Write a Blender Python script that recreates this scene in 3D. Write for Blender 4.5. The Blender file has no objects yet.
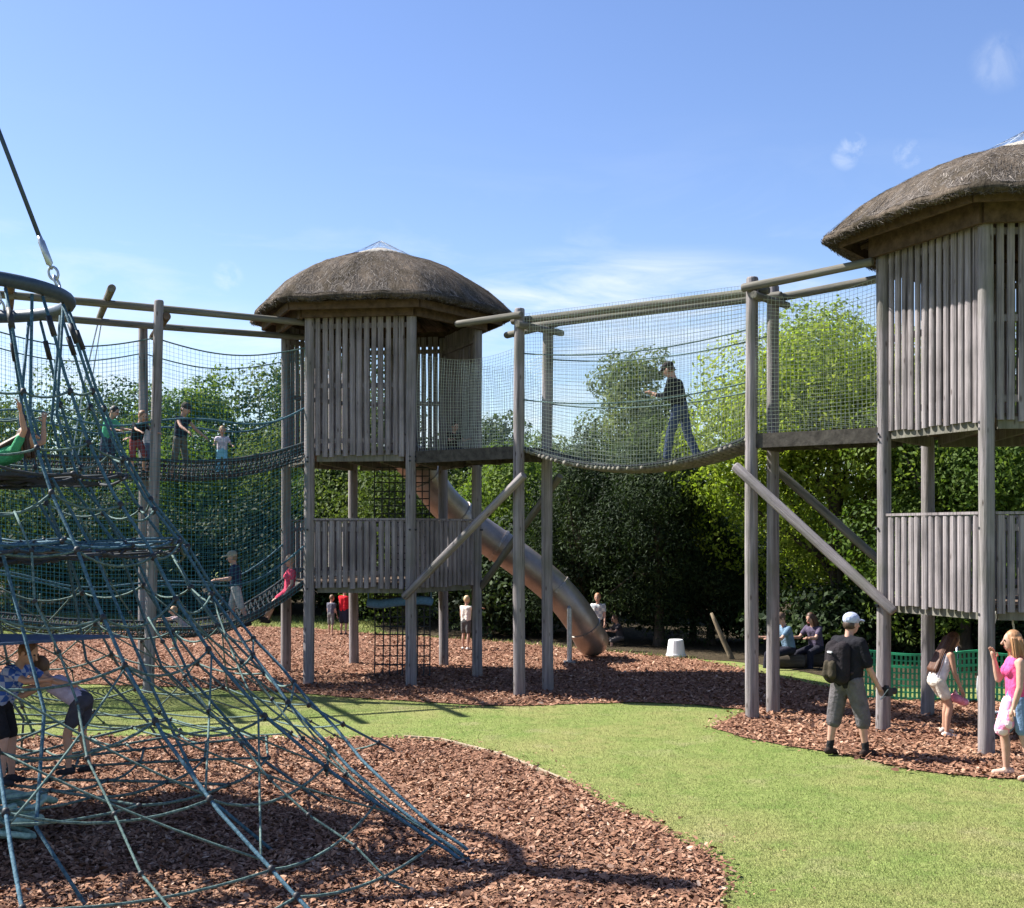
import bpy, bmesh, math, random
import numpy as np
from mathutils import Vector, Matrix, Quaternion
from mathutils.geometry import delaunay_2d_cdt
R = math.radians
random.seed(7)
rng = np.random.default_rng(11)
scn = bpy.context.scene
COL = scn.collection
F, HZ, CH = 1200.0, 533.0, 2.75          # focal length in pixels, horizon row, eye height

# ------------------------------------------------------------------ terrain height
def hgt(x, y):
    a = ((x-2.5)*0.812-(y-20.85)*0.584)/3.4
    b = ((x-2.5)*0.584+(y-20.85)*0.812)/1.15
    h = -0.03*np.exp(-0.5*(a*a+b*b))
    h = h+0.03*np.sin(x*0.55+1.0)*np.sin(y*0.43)*np.clip((np.abs(x-1)+np.abs(y-14))/30, 0, 1)
    return h
def gz(x, y): return float(hgt(np.array(float(x)), np.array(float(y))))
def g(px, py):
    s = (py-HZ)/CH
    return ((px-512)/s, F/s)
def on_line(o, d, px):
    k = (px-512)/F
    t = (k*o[1]-o[0])/(d[0]-k*d[1])
    return t, (o[0]+d[0]*t, o[1]+d[1]*t)
def zat(py, Y): return CH+(HZ-py)*Y/F

# ------------------------------------------------------------------ node helpers
def new_mat(name):
    m = bpy.data.materials.new(name); m.use_nodes = True
    nt = m.node_tree; b = nt.nodes['Principled BSDF']
    return m, nt, b
def N(nt, typ, **kw):
    n = nt.nodes.new(typ)
    for k, v in kw.items():
        if k in n.inputs: n.inputs[k].default_value = v
        else: setattr(n, k, v)
    return n
def ramp(nt, fac, stops):
    r = nt.nodes.new('ShaderNodeValToRGB'); e = r.color_ramp.elements
    while len(e) < len(stops): e.new(0.5)
    for i, (p, c) in enumerate(stops):
        e[i].position = p; e[i].color = (c[0], c[1], c[2], 1)
    nt.links.new(fac, r.inputs[0]); return r
def noise_mat(name, stops, scale=(6, 6, 6), ns=1.0, detail=6, rough=0.85, bump=0.3, bdist=0.02, spec=0.2, metallic=0.0, extra=None, coords='Object', cracks=False):
    m, nt, b = new_mat(name)
    tc = N(nt, 'ShaderNodeTexCoord'); mp = N(nt, 'ShaderNodeMapping'); mp.inputs['Scale'].default_value = scale
    nt.links.new(tc.outputs[coords], mp.inputs[0])
    no = N(nt, 'ShaderNodeTexNoise', Scale=ns, Detail=detail, Roughness=0.65)
    nt.links.new(mp.outputs[0], no.inputs['Vector'])
    r = ramp(nt, no.outputs['Fac'], stops)
    col = r.outputs[0]
    if extra:   # large blotches: (scale, colour, amount)
        n2 = N(nt, 'ShaderNodeTexNoise', Scale=extra[0], Detail=4.0)
        nt.links.new(tc.outputs[coords], n2.inputs['Vector'])
        r2 = ramp(nt, n2.outputs['Fac'], [(0.45, (0, 0, 0)), (0.65, (1, 1, 1))])
        mx = N(nt, 'ShaderNodeMix', data_type='RGBA'); mul = N(nt, 'ShaderNodeMath', operation='MULTIPLY'); mul.inputs[1].default_value = extra[2]
        nt.links.new(r2.outputs[0], mul.inputs[0]); nt.links.new(mul.outputs[0], mx.inputs[0])
        nt.links.new(col, mx.inputs[6]); mx.inputs[7].default_value = (*extra[1], 1)
        col = mx.outputs[2]
    if cracks:
        mc = N(nt, 'ShaderNodeMapping'); mc.inputs['Scale'].default_value = (34, 34, .55); nt.links.new(tc.outputs[coords], mc.inputs[0])
        nc_ = N(nt, 'ShaderNodeTexNoise', Scale=1.0, Detail=3.0, Roughness=0.5); nt.links.new(mc.outputs[0], nc_.inputs['Vector'])
        rc = ramp(nt, nc_.outputs['Fac'], [(.30, (.25, .25, .25)), (.36, (1, 1, 1)), (1, (1, 1, 1))])
        vk = N(nt, 'ShaderNodeTexVoronoi', Scale=1.0); mk = N(nt, 'ShaderNodeMapping'); mk.inputs['Scale'].default_value = (7, 7, 2.4); nt.links.new(tc.outputs[coords], mk.inputs[0]); nt.links.new(mk.outputs[0], vk.inputs['Vector'])
        rk_ = ramp(nt, vk.outputs['Distance'], [(.05, (.4, .36, .34)), (.13, (1, 1, 1)), (1, (1, 1, 1))])
        for q in (rc, rk_):
            mq = N(nt, 'ShaderNodeMix', data_type='RGBA', blend_type='MULTIPLY'); mq.inputs[0].default_value = 1
            nt.links.new(col, mq.inputs[6]); nt.links.new(q.outputs[0], mq.inputs[7]); col = mq.outputs[2]
    nt.links.new(col, b.inputs['Base Color'])
    b.inputs['Roughness'].default_value = rough; b.inputs['Specular IOR Level'].default_value = spec; b.inputs['Metallic'].default_value = metallic
    if bump:
        bp = N(nt, 'ShaderNodeBump', Strength=bump, Distance=bdist)
        nt.links.new(no.outputs['Fac'], bp.inputs['Height']); nt.links.new(bp.outputs[0], b.inputs['Normal'])
    return m
def sc(c, k): return tuple(min(1, v*k) for v in c)
def plain(name, c, rough=0.8, spec=0.25, metallic=0.0, ns=25, var=0.25, bump=0.15):
    return noise_mat(name, [(0.3, sc(c, 1-var)), (0.7, sc(c, 1+var))], (1, 1, 1), ns, 4, rough, bump, 0.01, spec, metallic)
def tone_mat(name, stops, rough=0.8, trans=0.0, tcol=None, spec=0.15, big=None):
    """Colour from a per-face random tone plus large soft patches."""
    m, nt, b = new_mat(name)
    at = N(nt, 'ShaderNodeAttribute', attribute_name='tone')
    r = ramp(nt, at.outputs['Fac'], stops)
    col = r.outputs[0]
    if big:
        tc = N(nt, 'ShaderNodeTexCoord')
        n2 = N(nt, 'ShaderNodeTexNoise', Scale=big[0], Detail=3.0); nt.links.new(tc.outputs['Object'], n2.inputs['Vector'])
        r2 = ramp(nt, n2.outputs['Fac'], [(0.38, (0, 0, 0)), (0.62, (1, 1, 1))])
        mx = N(nt, 'ShaderNodeMix', data_type='RGBA'); mul = N(nt, 'ShaderNodeMath', operation='MULTIPLY'); mul.inputs[1].default_value = big[2]
        nt.links.new(r2.outputs[0], mul.inputs[0]); nt.links.new(mul.outputs[0], mx.inputs[0])
        nt.links.new(col, mx.inputs[6]); mx.inputs[7].default_value = (*big[1], 1)
        col = mx.outputs[2]
    nt.links.new(col, b.inputs['Base Color'])
    b.inputs['Roughness'].default_value = rough; b.inputs['Specular IOR Level'].default_value = spec
    if trans:
        tr = N(nt, 'ShaderNodeBsdfTranslucent')
        if tcol:
            mm = N(nt, 'ShaderNodeMix', data_type='RGBA', blend_type='MULTIPLY'); mm.inputs[0].default_value = 1
            nt.links.new(col, mm.inputs[6]); mm.inputs[7].default_value = (*tcol, 1); nt.links.new(mm.outputs[2], tr.inputs[0])
        else: nt.links.new(col, tr.inputs[0])
        ms = N(nt, 'ShaderNodeMixShader'); ms.inputs[0].default_value = trans
        nt.links.new(b.outputs[0], ms.inputs[1]); nt.links.new(tr.outputs[0], ms.inputs[2])
        nt.links.new(ms.outputs[0], nt.nodes['Material Output'].inputs[0])
    return m

M = {}
M['wood'] = noise_mat('weathered_timber', [(0.28, (.075, .067, .068)), (0.48, (.215, .195, .20)), (0.75, (.35, .322, .328))], (22, 22, 0.9), 1.0, 10, 0.92, 0.8, 0.03, extra=(1.4, (.13, .13, .105), .6), cracks=True)
M['slat'] = noise_mat('slat_timber', [(0.28, (.075, .066, .067)), (0.48, (.235, .21, .215)), (0.75, (.375, .343, .348))], (36, 36, 0.8), 1.0, 10, 0.92, 0.8, 0.03, extra=(1.7, (.11, .10, .10), .6), cracks=True)
M['beam'] = noise_mat('beam_timber', [(0.25, (.055, .052, .046)), (0.5, (.135, .127, .112)), (0.75, (.24, .225, .20))], (14, 14, 1.1), 1.0, 8, 0.9, 0.5, 0.02, extra=(2.0, (.12, .125, .08), .6), cracks=True)
M['deck'] = noise_mat('dark_deck_timber', [(0.3, (.028, .025, .022)), (0.7, (.085, .077, .066))], (9, 9, 9), 1.0, 6, 0.9, 0.4)
M['soffit'] = noise_mat('soffit_timber', [(0.3, (.045, .030, .020)), (0.7, (.115, .078, .052))], (9, 9, 9), 1.0, 6, 0.9, 0.4)
M['brown'] = noise_mat('brown_timber', [(0.3, (.065, .046, .034)), (0.7, (.15, .108, .08))], (9, 9, 9), 1.0, 6, 0.9, 0.4)
M['thatch'] = noise_mat('thatch_reed', [(0.2, (.04, .034, .030)), (0.5, (.105, .090, .080)), (0.8, (.21, .185, .165))], (30, 30, 9), 1.0, 10, 0.95, 1.0, 0.06, spec=0.05, extra=(1.3, (.095, .085, .07), .6))
def thatch_mat():
    m, nt, b = new_mat('thatch_reed')
    tc = N(nt, 'ShaderNodeTexCoord'); sp = N(nt, 'ShaderNodeSeparateXYZ'); nt.links.new(tc.outputs['Object'], sp.inputs[0])
    ng = N(nt, 'ShaderNodeMath', operation='MULTIPLY'); ng.inputs[1].default_value = -1; nt.links.new(sp.outputs[1], ng.inputs[0])
    at = N(nt, 'ShaderNodeMath', operation='ARCTAN2'); nt.links.new(sp.outputs[0], at.inputs[0]); nt.links.new(ng.outputs[0], at.inputs[1])
    k = N(nt, 'ShaderNodeMath', operation='MULTIPLY'); k.inputs[1].default_value = 85; nt.links.new(at.outputs[0], k.inputs[0])
    kz = N(nt, 'ShaderNodeMath', operation='MULTIPLY'); kz.inputs[1].default_value = 5; nt.links.new(sp.outputs[2], kz.inputs[0])
    cb = N(nt, 'ShaderNodeCombineXYZ'); nt.links.new(k.outputs[0], cb.inputs[0]); nt.links.new(kz.outputs[0], cb.inputs[2])
    n1 = N(nt, 'ShaderNodeTexNoise', Scale=1.0, Detail=9.0, Roughness=0.75); nt.links.new(cb.outputs[0], n1.inputs['Vector'])
    n2 = N(nt, 'ShaderNodeTexNoise', Scale=1.7, Detail=6.0); nt.links.new(tc.outputs['Object'], n2.inputs['Vector'])
    n3 = N(nt, 'ShaderNodeTexNoise', Scale=34.0, Detail=5.0, Roughness=0.8); nt.links.new(tc.outputs['Object'], n3.inputs['Vector'])
    r1 = ramp(nt, n1.outputs['Fac'], [(0.28, (.04, .032, .026)), (0.5, (.115, .095, .078)), (0.74, (.235, .20, .168))])
    r2 = ramp(nt, n2.outputs['Fac'], [(0.38, (.55, .55, .5)), (0.62, (1.15, 1.12, 1.08))])
    r3 = ramp(nt, n3.outputs['Fac'], [(0.35, (.45, .45, .45)), (0.65, (1.35, 1.35, 1.35))])
    m1 = N(nt, 'ShaderNodeMix', data_type='RGBA', blend_type='MULTIPLY'); m1.inputs[0].default_value = 1
    nt.links.new(r1.outputs[0], m1.inputs[6]); nt.links.new(r2.outputs[0], m1.inputs[7])
    m2 = N(nt, 'ShaderNodeMix', data_type='RGBA', blend_type='MULTIPLY'); m2.inputs[0].default_value = .8
    nt.links.new(m1.outputs[2], m2.inputs[6]); nt.links.new(r3.outputs[0], m2.inputs[7])
    nt.links.new(m2.outputs[2], b.inputs['Base Color']); b.inputs['Roughness'].default_value = .95; b.inputs['Specular IOR Level'].default_value = .05
    ad = N(nt, 'ShaderNodeMath', operation='ADD'); nt.links.new(n1.outputs['Fac'], ad.inputs[0]); nt.links.new(n3.outputs['Fac'], ad.inputs[1])
    bp_ = N(nt, 'ShaderNodeBump', Strength=.8, Distance=.035); nt.links.new(ad.outputs[0], bp_.inputs['Height']); nt.links.new(bp_.outputs[0], b.inputs['Normal'])
    return m
M['thatch'] = thatch_mat()
M['straw'] = tone_mat('straw_stalk', [(0, (.04, .034, .03)), (.6, (.115, .10, .09)), (.93, (.20, .175, .155)), (1, (.36, .32, .28))], 0.9)
M['cap'] = noise_mat('pale_thatch_cap', [(0.3, (.25, .23, .2)), (0.7, (.42, .39, .35))], (20, 20, 6), 1.0, 8, 0.95, 0.8, 0.03)
M['rope'] = noise_mat('blue_grey_rope', [(0.35, (.022, .065, .095)), (0.65, (.08, .16, .21))], (1, 1, 1), 40, 3, 0.75, 0.6, 0.01)
M['rope2'] = noise_mat('grey_green_rope', [(0.35, (.035, .075, .072)), (0.65, (.13, .195, .18))], (1, 1, 1), 40, 3, 0.75, 0.6, 0.01)
M['ropeg'] = noise_mat('green_webbing', [(0.35, (.20, .34, .29)), (0.65, (.42, .58, .50))], (1, 1, 1), 20, 3, 0.7, 0.4, 0.01)
M['dkrope'] = plain('dark_rope', (.035, .04, .045), 0.8)
M['clamp'] = plain('dark_clamp', (.018, .02, .024), 0.55, 0.4)
M['membrane'] = plain('blue_rubber_membrane', (.035, .065, .13), 0.6, 0.3)
M['gmembrane'] = plain('green_rubber_membrane', (.05, .15, .09), 0.6, 0.3)
M['netpale'] = plain('pale_net_cord', (.44, .49, .43), 0.8, var=.15, bump=0)
M['netteal'] = plain('teal_net_cord', (.055, .19, .23), 0.8, var=.2, bump=0)
M['steel'] = plain('galvanised_steel', (.42, .45, .48), 0.42, 0.5, 0.8)
M['ringpaint'] = plain('slate_painted_tube', (.025, .045, .07), 0.5, 0.45)
M['slide'] = noise_mat('slide_shell', [(0.3, (.22, .18, .15)), (0.7, (.38, .325, .28))], (1, 1, 1), 2.4, 8, 0.42, 0.08, 0.01, 0.5, 0.6)
M['slideflange'] = plain('slide_flange', (.30, .27, .24), 0.4, 0.5, 0.7)
M['bark'] = noise_mat('tree_bark', [(0.3, (.035, .028, .022)), (0.7, (.11, .09, .07))], (8, 8, 2), 1.0, 8, 0.95, 0.8, 0.03)
M['palebark'] = noise_mat('pale_bark', [(0.3, (.10, .08, .055)), (0.7, (.24, .19, .13))], (8, 8, 2), 1.0, 8, 0.95, 0.8, 0.03)
M['edging'] = noise_mat('edging_board', [(0.3, (.24, .19, .13)), (0.7, (.42, .34, .25))], (2, 2, 12), 1.0, 6, 0.9, 0.3)
M['green_net'] = plain('green_plastic_mesh', (.025, .30, .14), 0.5, 0.4, var=.2, ns=4, bump=0)
M['white_plastic'] = plain('white_plastic', (.75, .76, .78), 0.5, 0.4, var=.05)
M['black_rubber'] = plain('black_rubber', (.015, .015, .017), 0.6, 0.4)
M['padblue'] = plain('blue_padding', (.10, .22, .42), 0.7)
M['chips'] = tone_mat('bark_chip', [(0, (.05, .023, .015)), (.3, (.17, .084, .051)), (.62, (.31, .172, .108)), (.88, (.45, .29, .205)), (1, (.66, .53, .42))], 0.85, big=(0.9, (.15, .072, .048), .45))
M['blades'] = tone_mat('grass_blade', [(0, (.10, .145, .035)), (.5, (.155, .205, .056)), (.82, (.21, .24, .085)), (.94, (.33, .30, .16)), (1, (.40, .34, .22))], 0.75, 0.4, big=(0.5, (.235, .22, .095), .6))

def ground_mat(name, stops, scales, bump, patches=None):
    m, nt, b = new_mat(name)
    tc = N(nt, 'ShaderNodeTexCoord')
    n1 = N(nt, 'ShaderNodeTexNoise', Scale=scales[0], Detail=10.0, Roughness=0.75); nt.links.new(tc.outputs['Object'], n1.inputs['Vector'])
    r = ramp(nt, n1.outputs['Fac'], stops); col = r.outputs[0]
    for (s, c, a, lo, hi) in (patches or []):
        n2 = N(nt, 'ShaderNodeTexNoise', Scale=s, Detail=5.0); nt.links.new(tc.outputs['Object'], n2.inputs['Vector'])
        r2 = ramp(nt, n2.outputs['Fac'], [(lo, (0, 0, 0)), (hi, (a, a, a))])
        mx = N(nt, 'ShaderNodeMix', data_type='RGBA'); nt.links.new(r2.outputs[0], mx.inputs[0]); nt.links.new(col, mx.inputs[6]); mx.inputs[7].default_value = (*c, 1)
        col = mx.outputs[2]
    vo = N(nt, 'ShaderNodeTexVoronoi', Scale=scales[1]); nt.links.new(tc.outputs['Object'], vo.inputs['Vector'])
    if scales[2]:
        hs = N(nt, 'ShaderNodeSeparateColor'); nt.links.new(vo.outputs['Color'], hs.inputs[0])
        mr = N(nt, 'ShaderNodeMapRange'); mr.inputs[3].default_value = 1-scales[2]; mr.inputs[4].default_value = 1+scales[2]
        nt.links.new(hs.outputs[0], mr.inputs[0])
        mv = N(nt, 'ShaderNodeMix', data_type='RGBA', blend_type='MULTIPLY'); mv.inputs[0].default_value = 1
        cc = N(nt, 'ShaderNodeCombineColor')
        for i in range(3): nt.links.new(mr.outputs[0], cc.inputs[i])
        nt.links.new(col, mv.inputs[6]); nt.links.new(cc.outputs[0], mv.inputs[7]); col = mv.outputs[2]
    nt.links.new(col, b.inputs['Base Color']); b.inputs['Roughness'].default_value = 0.95; b.inputs['Specular IOR Level'].default_value = 0.1
    bp = N(nt, 'ShaderNodeBump', Strength=bump, Distance=0.03)
    ad = N(nt, 'ShaderNodeMath', operation='ADD'); nt.links.new(n1.outputs['Fac'], ad.inputs[0]); nt.links.new(vo.outputs['Distance'], ad.inputs[1])
    nt.links.new(ad.outputs[0], bp.inputs['Height']); nt.links.new(bp.outputs[0], b.inputs['Normal'])
    return m
M['grass'] = ground_mat('lawn', [(0.25, (.115, .155, .042)), (0.5, (.165, .205, .06)), (0.75, (.22, .245, .09))], (14, 60, 0.25), 0.5,
                        [(0.5, (.225, .215, .085), .65, .42, .62), (2.6, (.10, .16, .035), .6, .48, .66), (1.3, (.30, .25, .145), .55, .58, .72), (9.0, (.28, .22, .13), .45, .60, .74)])
M['shade_litter'] = ground_mat('shade_toned_litter', [(0.25, (.02, .016, .011)), (0.5, (.045, .035, .022)), (0.75, (.085, .065, .04))], (9, 22, 0.4), 0.8)  # litter under the trees, its colour darkened to stand in for their shade
M['mulch'] = ground_mat('bark_mulch', [(0.25, (.11, .05, .032)), (0.5, (.25, .125, .083)), (0.75, (.38, .22, .16))], (18, 26, 0.5), 1.0,
                        [(0.7, (.14, .08, .055), .5, .45, .65)])

# ------------------------------------------------------------------ object helpers
class MB:
    def __init__(s): s.v = []; s.f = []; s.m = []; s.t = []
    def add(s, vs, fs, mi=0, tone=0.5):
        o = len(s.v); s.v.extend([tuple(p) for p in vs])
        for f in fs: s.f.append(tuple(i+o for i in f)); s.m.append(mi); s.t.append(tone)
    def box(s, c, size, rot=None, mi=0, taper=1.0):
        hx, hy, hz = size[0]/2, size[1]/2, size[2]/2; c = Vector(c)
        vs = []
        for z in (-1, 1):
            k = taper if z > 0 else 1
            for x, y in ((-1, -1), (1, -1), (1, 1), (-1, 1)):
                p = Vector((x*hx*k, y*hy*k, z*hz))
                if rot is not None: p = rot @ p
                vs.append(c+p)
        s.add(vs, [(3, 2, 1, 0), (4, 5, 6, 7), (0, 1, 5, 4), (1, 2, 6, 5), (2, 3, 7, 6), (3, 0, 4, 7)], mi)
    def tube(s, pts, r, n=6, mi=0, closed=False, caps=True, tone=0.5):
        pts = [Vector(p) for p in pts]; k = len(pts)
        rr = r if isinstance(r, (list, tuple)) else [r]*k
        rings = []; ref = None
        for i, p in enumerate(pts):
            if closed: t = pts[(i+1) % k]-pts[i-1]
            else: t = pts[min(i+1, k-1)]-pts[max(i-1, 0)]
            if t.length < 1e-9: t = Vector((0, 0, 1))
            t.normalize()
            if ref is None: ref = t.orthogonal().normalized()
            else:
                ref = ref-t*ref.dot(t)
                ref = t.orthogonal().normalized() if ref.length < 1e-6 else ref.normalized()
            b = t.cross(ref)
            rings.append([p+(ref*math.cos(2*math.pi*j/n)+b*math.sin(2*math.pi*j/n))*rr[i] for j in range(n)])
        vs = [v for q in rings for v in q]; fs = []
        m = k if closed else k-1
        for i in range(m):
            a, b2 = i*n, ((i+1) % k)*n
            for j in range(n): fs.append((a+j, a+(j+1) % n, b2+(j+1) % n, b2+j))
        if not closed and caps:
            fs.append(tuple(range(n-1, -1, -1))); fs.append(tuple((k-1)*n+j for j in range(n)))
        s.add(vs, fs, mi, tone)
    def ball(s, c, r, mi=0, n=6, sq=(1, 1, 1)):
        c = Vector(c); vs = [c+Vector((0, 0, -r*sq[2]))]; fs = []; L = max(3, n//2)
        for i in range(1, L):
            a = -math.pi/2+math.pi*i/L
            for j in range(n):
                b = 2*math.pi*j/n
                vs.append(c+Vector((r*sq[0]*math.cos(a)*math.cos(b), r*sq[1]*math.cos(a)*math.sin(b), r*sq[2]*math.sin(a))))
        vs.append(c+Vector((0, 0, r*sq[2]))); T = len(vs)-1
        for j in range(n):
            fs.append((0, 1+(j+1) % n, 1+j)); fs.append((T, T-n+j, T-n+(j+1) % n))
        for i in range(L-2):
            for j in range(n):
                a = 1+i*n; b = a+n
                fs.append((a+j, a+(j+1) % n, b+(j+1) % n, b+j))
        s.add(vs, fs, mi)
    def build(s, name, mats, parent=None, origin=None, smooth=False):
        if not isinstance(mats, (list, tuple)): mats = [mats]
        base = Vector(parent['_base']) if parent is not None and '_base' in parent else Vector((0, 0, 0))
        o0 = Vector(origin) if origin is not None else base
        me = bpy.data.meshes.new(name)
        me.from_pydata([(v[0]-o0.x, v[1]-o0.y, v[2]-o0.z) for v in s.v], [], s.f)
        for m in mats: me.materials.append(m)
        me.polygons.foreach_set('material_index', s.m)
        if smooth: me.polygons.foreach_set('use_smooth', [True]*len(s.f))
        if any(t != 0.5 for t in s.t):
            a = me.attributes.new('tone', 'FLOAT', 'FACE'); a.data.foreach_set('value', s.t)
        return link(name, me, parent, o0)
BASE = {}
def link(name, me, parent, o0):
    ob = bpy.data.objects.new(name, me); COL.objects.link(ob)
    if parent is not None:
        ob.parent = parent; ob.location = o0-base_of(parent)
        BASE[ob.name] = tuple(o0)
    else:
        ob.location = o0; BASE[ob.name] = tuple(o0)
    return ob
def base_of(o): return Vector(BASE.get(o.name, (0, 0, 0)))
def np_mesh(name, verts, faces4, mat, parent=None, origin=(0, 0, 0), tone=None, nper=4, smooth=False):
    me = bpy.data.meshes.new(name)
    verts = np.asarray(verts, np.float32)-np.array(origin, np.float32)
    nf = len(faces4)
    me.vertices.add(len(verts)); me.vertices.foreach_set('co', verts.ravel())
    me.loops.add(nf*nper); me.loops.foreach_set('vertex_index', np.asarray(faces4, np.int32).ravel())
    me.polygons.add(nf); me.polygons.foreach_set('loop_start', np.arange(nf, dtype=np.int32)*nper)
    if tone is not None:
        a = me.attributes.new('tone', 'FLOAT', 'FACE'); a.data.foreach_set('value', np.asarray(tone, np.float32))
    me.update(calc_edges=True)
    me.materials.append(mat)
    if smooth: me.polygons.foreach_set('use_smooth', [True]*nf)
    return link(name, me, parent, Vector(origin))
def tag(o, label=None, cat=None, group=None, kind=None):
    if label: o['label'] = label
    if cat: o['category'] = cat
    if group: o['group'] = group
    if kind: o['kind'] = kind
    return o
def thing(name, label, cat, loc, group=None):
    o = bpy.data.objects.new(name, None); o.empty_display_size = 0.2; COL.objects.link(o); o.location = loc
    BASE[o.name] = tuple(loc)
    return tag(o, label, cat, group)
class PB(MB):
    """MB whose build() places the mesh relative to its parent's base."""
    def build(s, name, mats, parent=None, origin=None, smooth=False):
        if not isinstance(mats, (list, tuple)): mats = [mats]
        o0 = Vector(origin) if origin is not None else (base_of(parent) if parent is not None else Vector((0, 0, 0)))
        me = bpy.data.meshes.new(name)
        me.from_pydata([(v[0]-o0.x, v[1]-o0.y, v[2]-o0.z) for v in s.v], [], s.f)
        for m in mats: me.materials.append(m)
        me.polygons.foreach_set('material_index', s.m)
        if smooth: me.polygons.foreach_set('use_smooth', [True]*len(s.f))
        if any(t != 0.5 for t in s.t):
            a = me.attributes.new('tone', 'FLOAT', 'FACE'); a.data.foreach_set('value', s.t)
        return link(name, me, parent, o0)
def log(name, p0, p1, r0, r1, mat, parent, n=14, jit=0.04, seg=10):
    """A round timber with slightly uneven girth, chamfered ends and its own long axis as local Z."""
    p0 = Vector(p0); p1 = Vector(p1); d = p1-p0; L = d.length
    vs = []; fs = []
    st = [0, 0.015]+[0.03+(L-0.06)*i/seg for i in range(seg+1)]+[L-0.015, L]
    ph = random.random()*9; sx, sy = random.uniform(-1, 1)*0.012, random.uniform(-1, 1)*0.012
    for i, z in enumerate(st):
        r = r0+(r1-r0)*z/L
        e = 0.86 if i in (0, len(st)-1) else (0.95 if i in (1, len(st)-2) else 1)
        bx = sx*math.sin(math.pi*z/L)*L*0.35; by = sy*math.sin(math.pi*z/L)*L*0.35
        for j in range(n):
            a = 2*math.pi*j/n
            q = r*e*(1+jit*math.sin(2*a+ph+z*0.9)+jit*0.6*random.uniform(-1, 1))
            vs.append((math.cos(a)*q+bx, math.sin(a)*q+by, z))
    k = len(st)
    for i in range(k-1):
        for j in range(n): fs.append((i*n+j, i*n+(j+1) % n, (i+1)*n+(j+1) % n, (i+1)*n+j))
    fs.append(tuple(range(n-1, -1, -1))); fs.append(tuple((k-1)*n+j for j in range(n)))
    me = bpy.data.meshes.new(name); me.from_pydata(vs, [], fs); me.materials.append(mat)
    sm = [True]*(len(fs)-2)+[False]*2; me.polygons.foreach_set('use_smooth', sm)
    ob = bpy.data.objects.new(name, me); COL.objects.link(ob)
    ob.rotation_mode = 'QUATERNION'; ob.rotation_quaternion = d.to_track_quat('Z', 'Y')
    ob.location = p0-(base_of(parent) if parent is not None else Vector((0, 0, 0)))
    if parent is not None: ob.parent = parent
    BASE[ob.name] = tuple(p0)
    return ob
def catenary(p0, p1, sag, n=14):
    p0 = Vector(p0); p1 = Vector(p1)
    return [p0.lerp(p1, i/n)-Vector((0, 0, sag*4*(i/n)*(1-i/n))) for i in range(n+1)]
def net(mb, fn, nu, nv, r, du=16, dv=8, n=3, wob=0.006):
    """Knotted netting: cords along u and along v over the surface fn(u, v)."""
    for i in range(nu+1):
        u = i/nu; o = random.uniform(-wob, wob)
        mb.tube([Vector(fn(u, j/dv))+Vector((o, 0, o)) for j in range(dv+1)], r, n, caps=False)
    for j in range(nv+1):
        v = j/nv; o = random.uniform(-wob, wob)
        mb.tube([Vector(fn(i/du, v))+Vector((0, 0, o)) for i in range(du+1)], r, n, caps=False)

# ------------------------------------------------------------------ ground
xs = np.concatenate([np.linspace(-400, -45, 12)[:-1], np.linspace(-45, 45, 226), np.linspace(45, 400, 12)[1:]])
ys = np.concatenate([np.linspace(-60, -4, 6)[:-1], np.linspace(-4, 70, 186), np.linspace(70, 600, 14)[1:]])
XX, YY = np.meshgrid(xs, ys); ZZ = hgt(XX, YY)
V = np.stack([XX.ravel(), YY.ravel(), ZZ.ravel()], 1)
nx, ny = len(xs), len(ys)
I = (np.arange(ny-1)[:, None]*nx+np.arange(nx-1)[None, :]).ravel()
lawn = np_mesh('ground', V, np.stack([I, I+1, I+1+nx, I+nx], 1), M['grass'], smooth=True)
lawn['kind'] = 'structure'

fore_px = [(-40, 740), (100, 738), (220, 738), (310, 739), (400, 740), (440, 742), (500, 757), (540, 773), (572, 786), (600, 804), (645, 823), (700, 851), (724, 872), (728, 890), (716, 912)]
fore_poly = [g(*p) for p in fore_px]+[(1.35, 8.2), (0.8, 6.6), (-1.5, 5.4), (-6, 5.2), (-11, 7.5), (-13, 12), (-12, 15.5), (-9, 16.0)]
mid_px = [(-260, 686), (-60, 685), (100, 685), (200, 688), (280, 692), (340, 697), (400, 701), (460, 705), (520, 707), (590, 704), (650, 702), (700, 704), (748, 709), (733, 718), (712, 728), (740, 738), (790, 747), (850, 757), (900, 768), (960, 776), (1040, 781)]
mid_poly = [g(*p) for p in mid_px]+[(9.5, 13.2), (13, 14.5), (15, 18), (13, 20.5)]+[g(*p) for p in [(1000, 702), (900, 700), (840, 691), (760, 673), (700, 661), (600, 651), (540, 646), (480, 641), (380, 634), (310, 628), (250, 627), (150, 631), (60, 637), (-100, 643), (-330, 650)]]
def wavy(poly, amp, step):
    out = []
    for i in range(len(poly)):
        a = Vector(poly[i]); b = Vector(poly[(i+1) % len(poly)]); n = max(1, int((b-a).length/step))
        for k in range(n):
            p = a.lerp(b, k/n); out.append((p.x+random.uniform(-amp, amp), p.y+random.uniform(-amp, amp)))
    return out
def inside(px, py, poly):
    px = np.asarray(px); py = np.asarray(py); c = np.zeros(px.shape, bool)
    x0, y0 = poly[-1]
    for (x1, y1) in poly:
        if y0 != y1:
            m = ((y0 > py) != (y1 > py)) & (px < (x1-x0)*(py-y0)/(y1-y0)+x0)
            c ^= m
        x0, y0 = x1, y1
    return c
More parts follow.
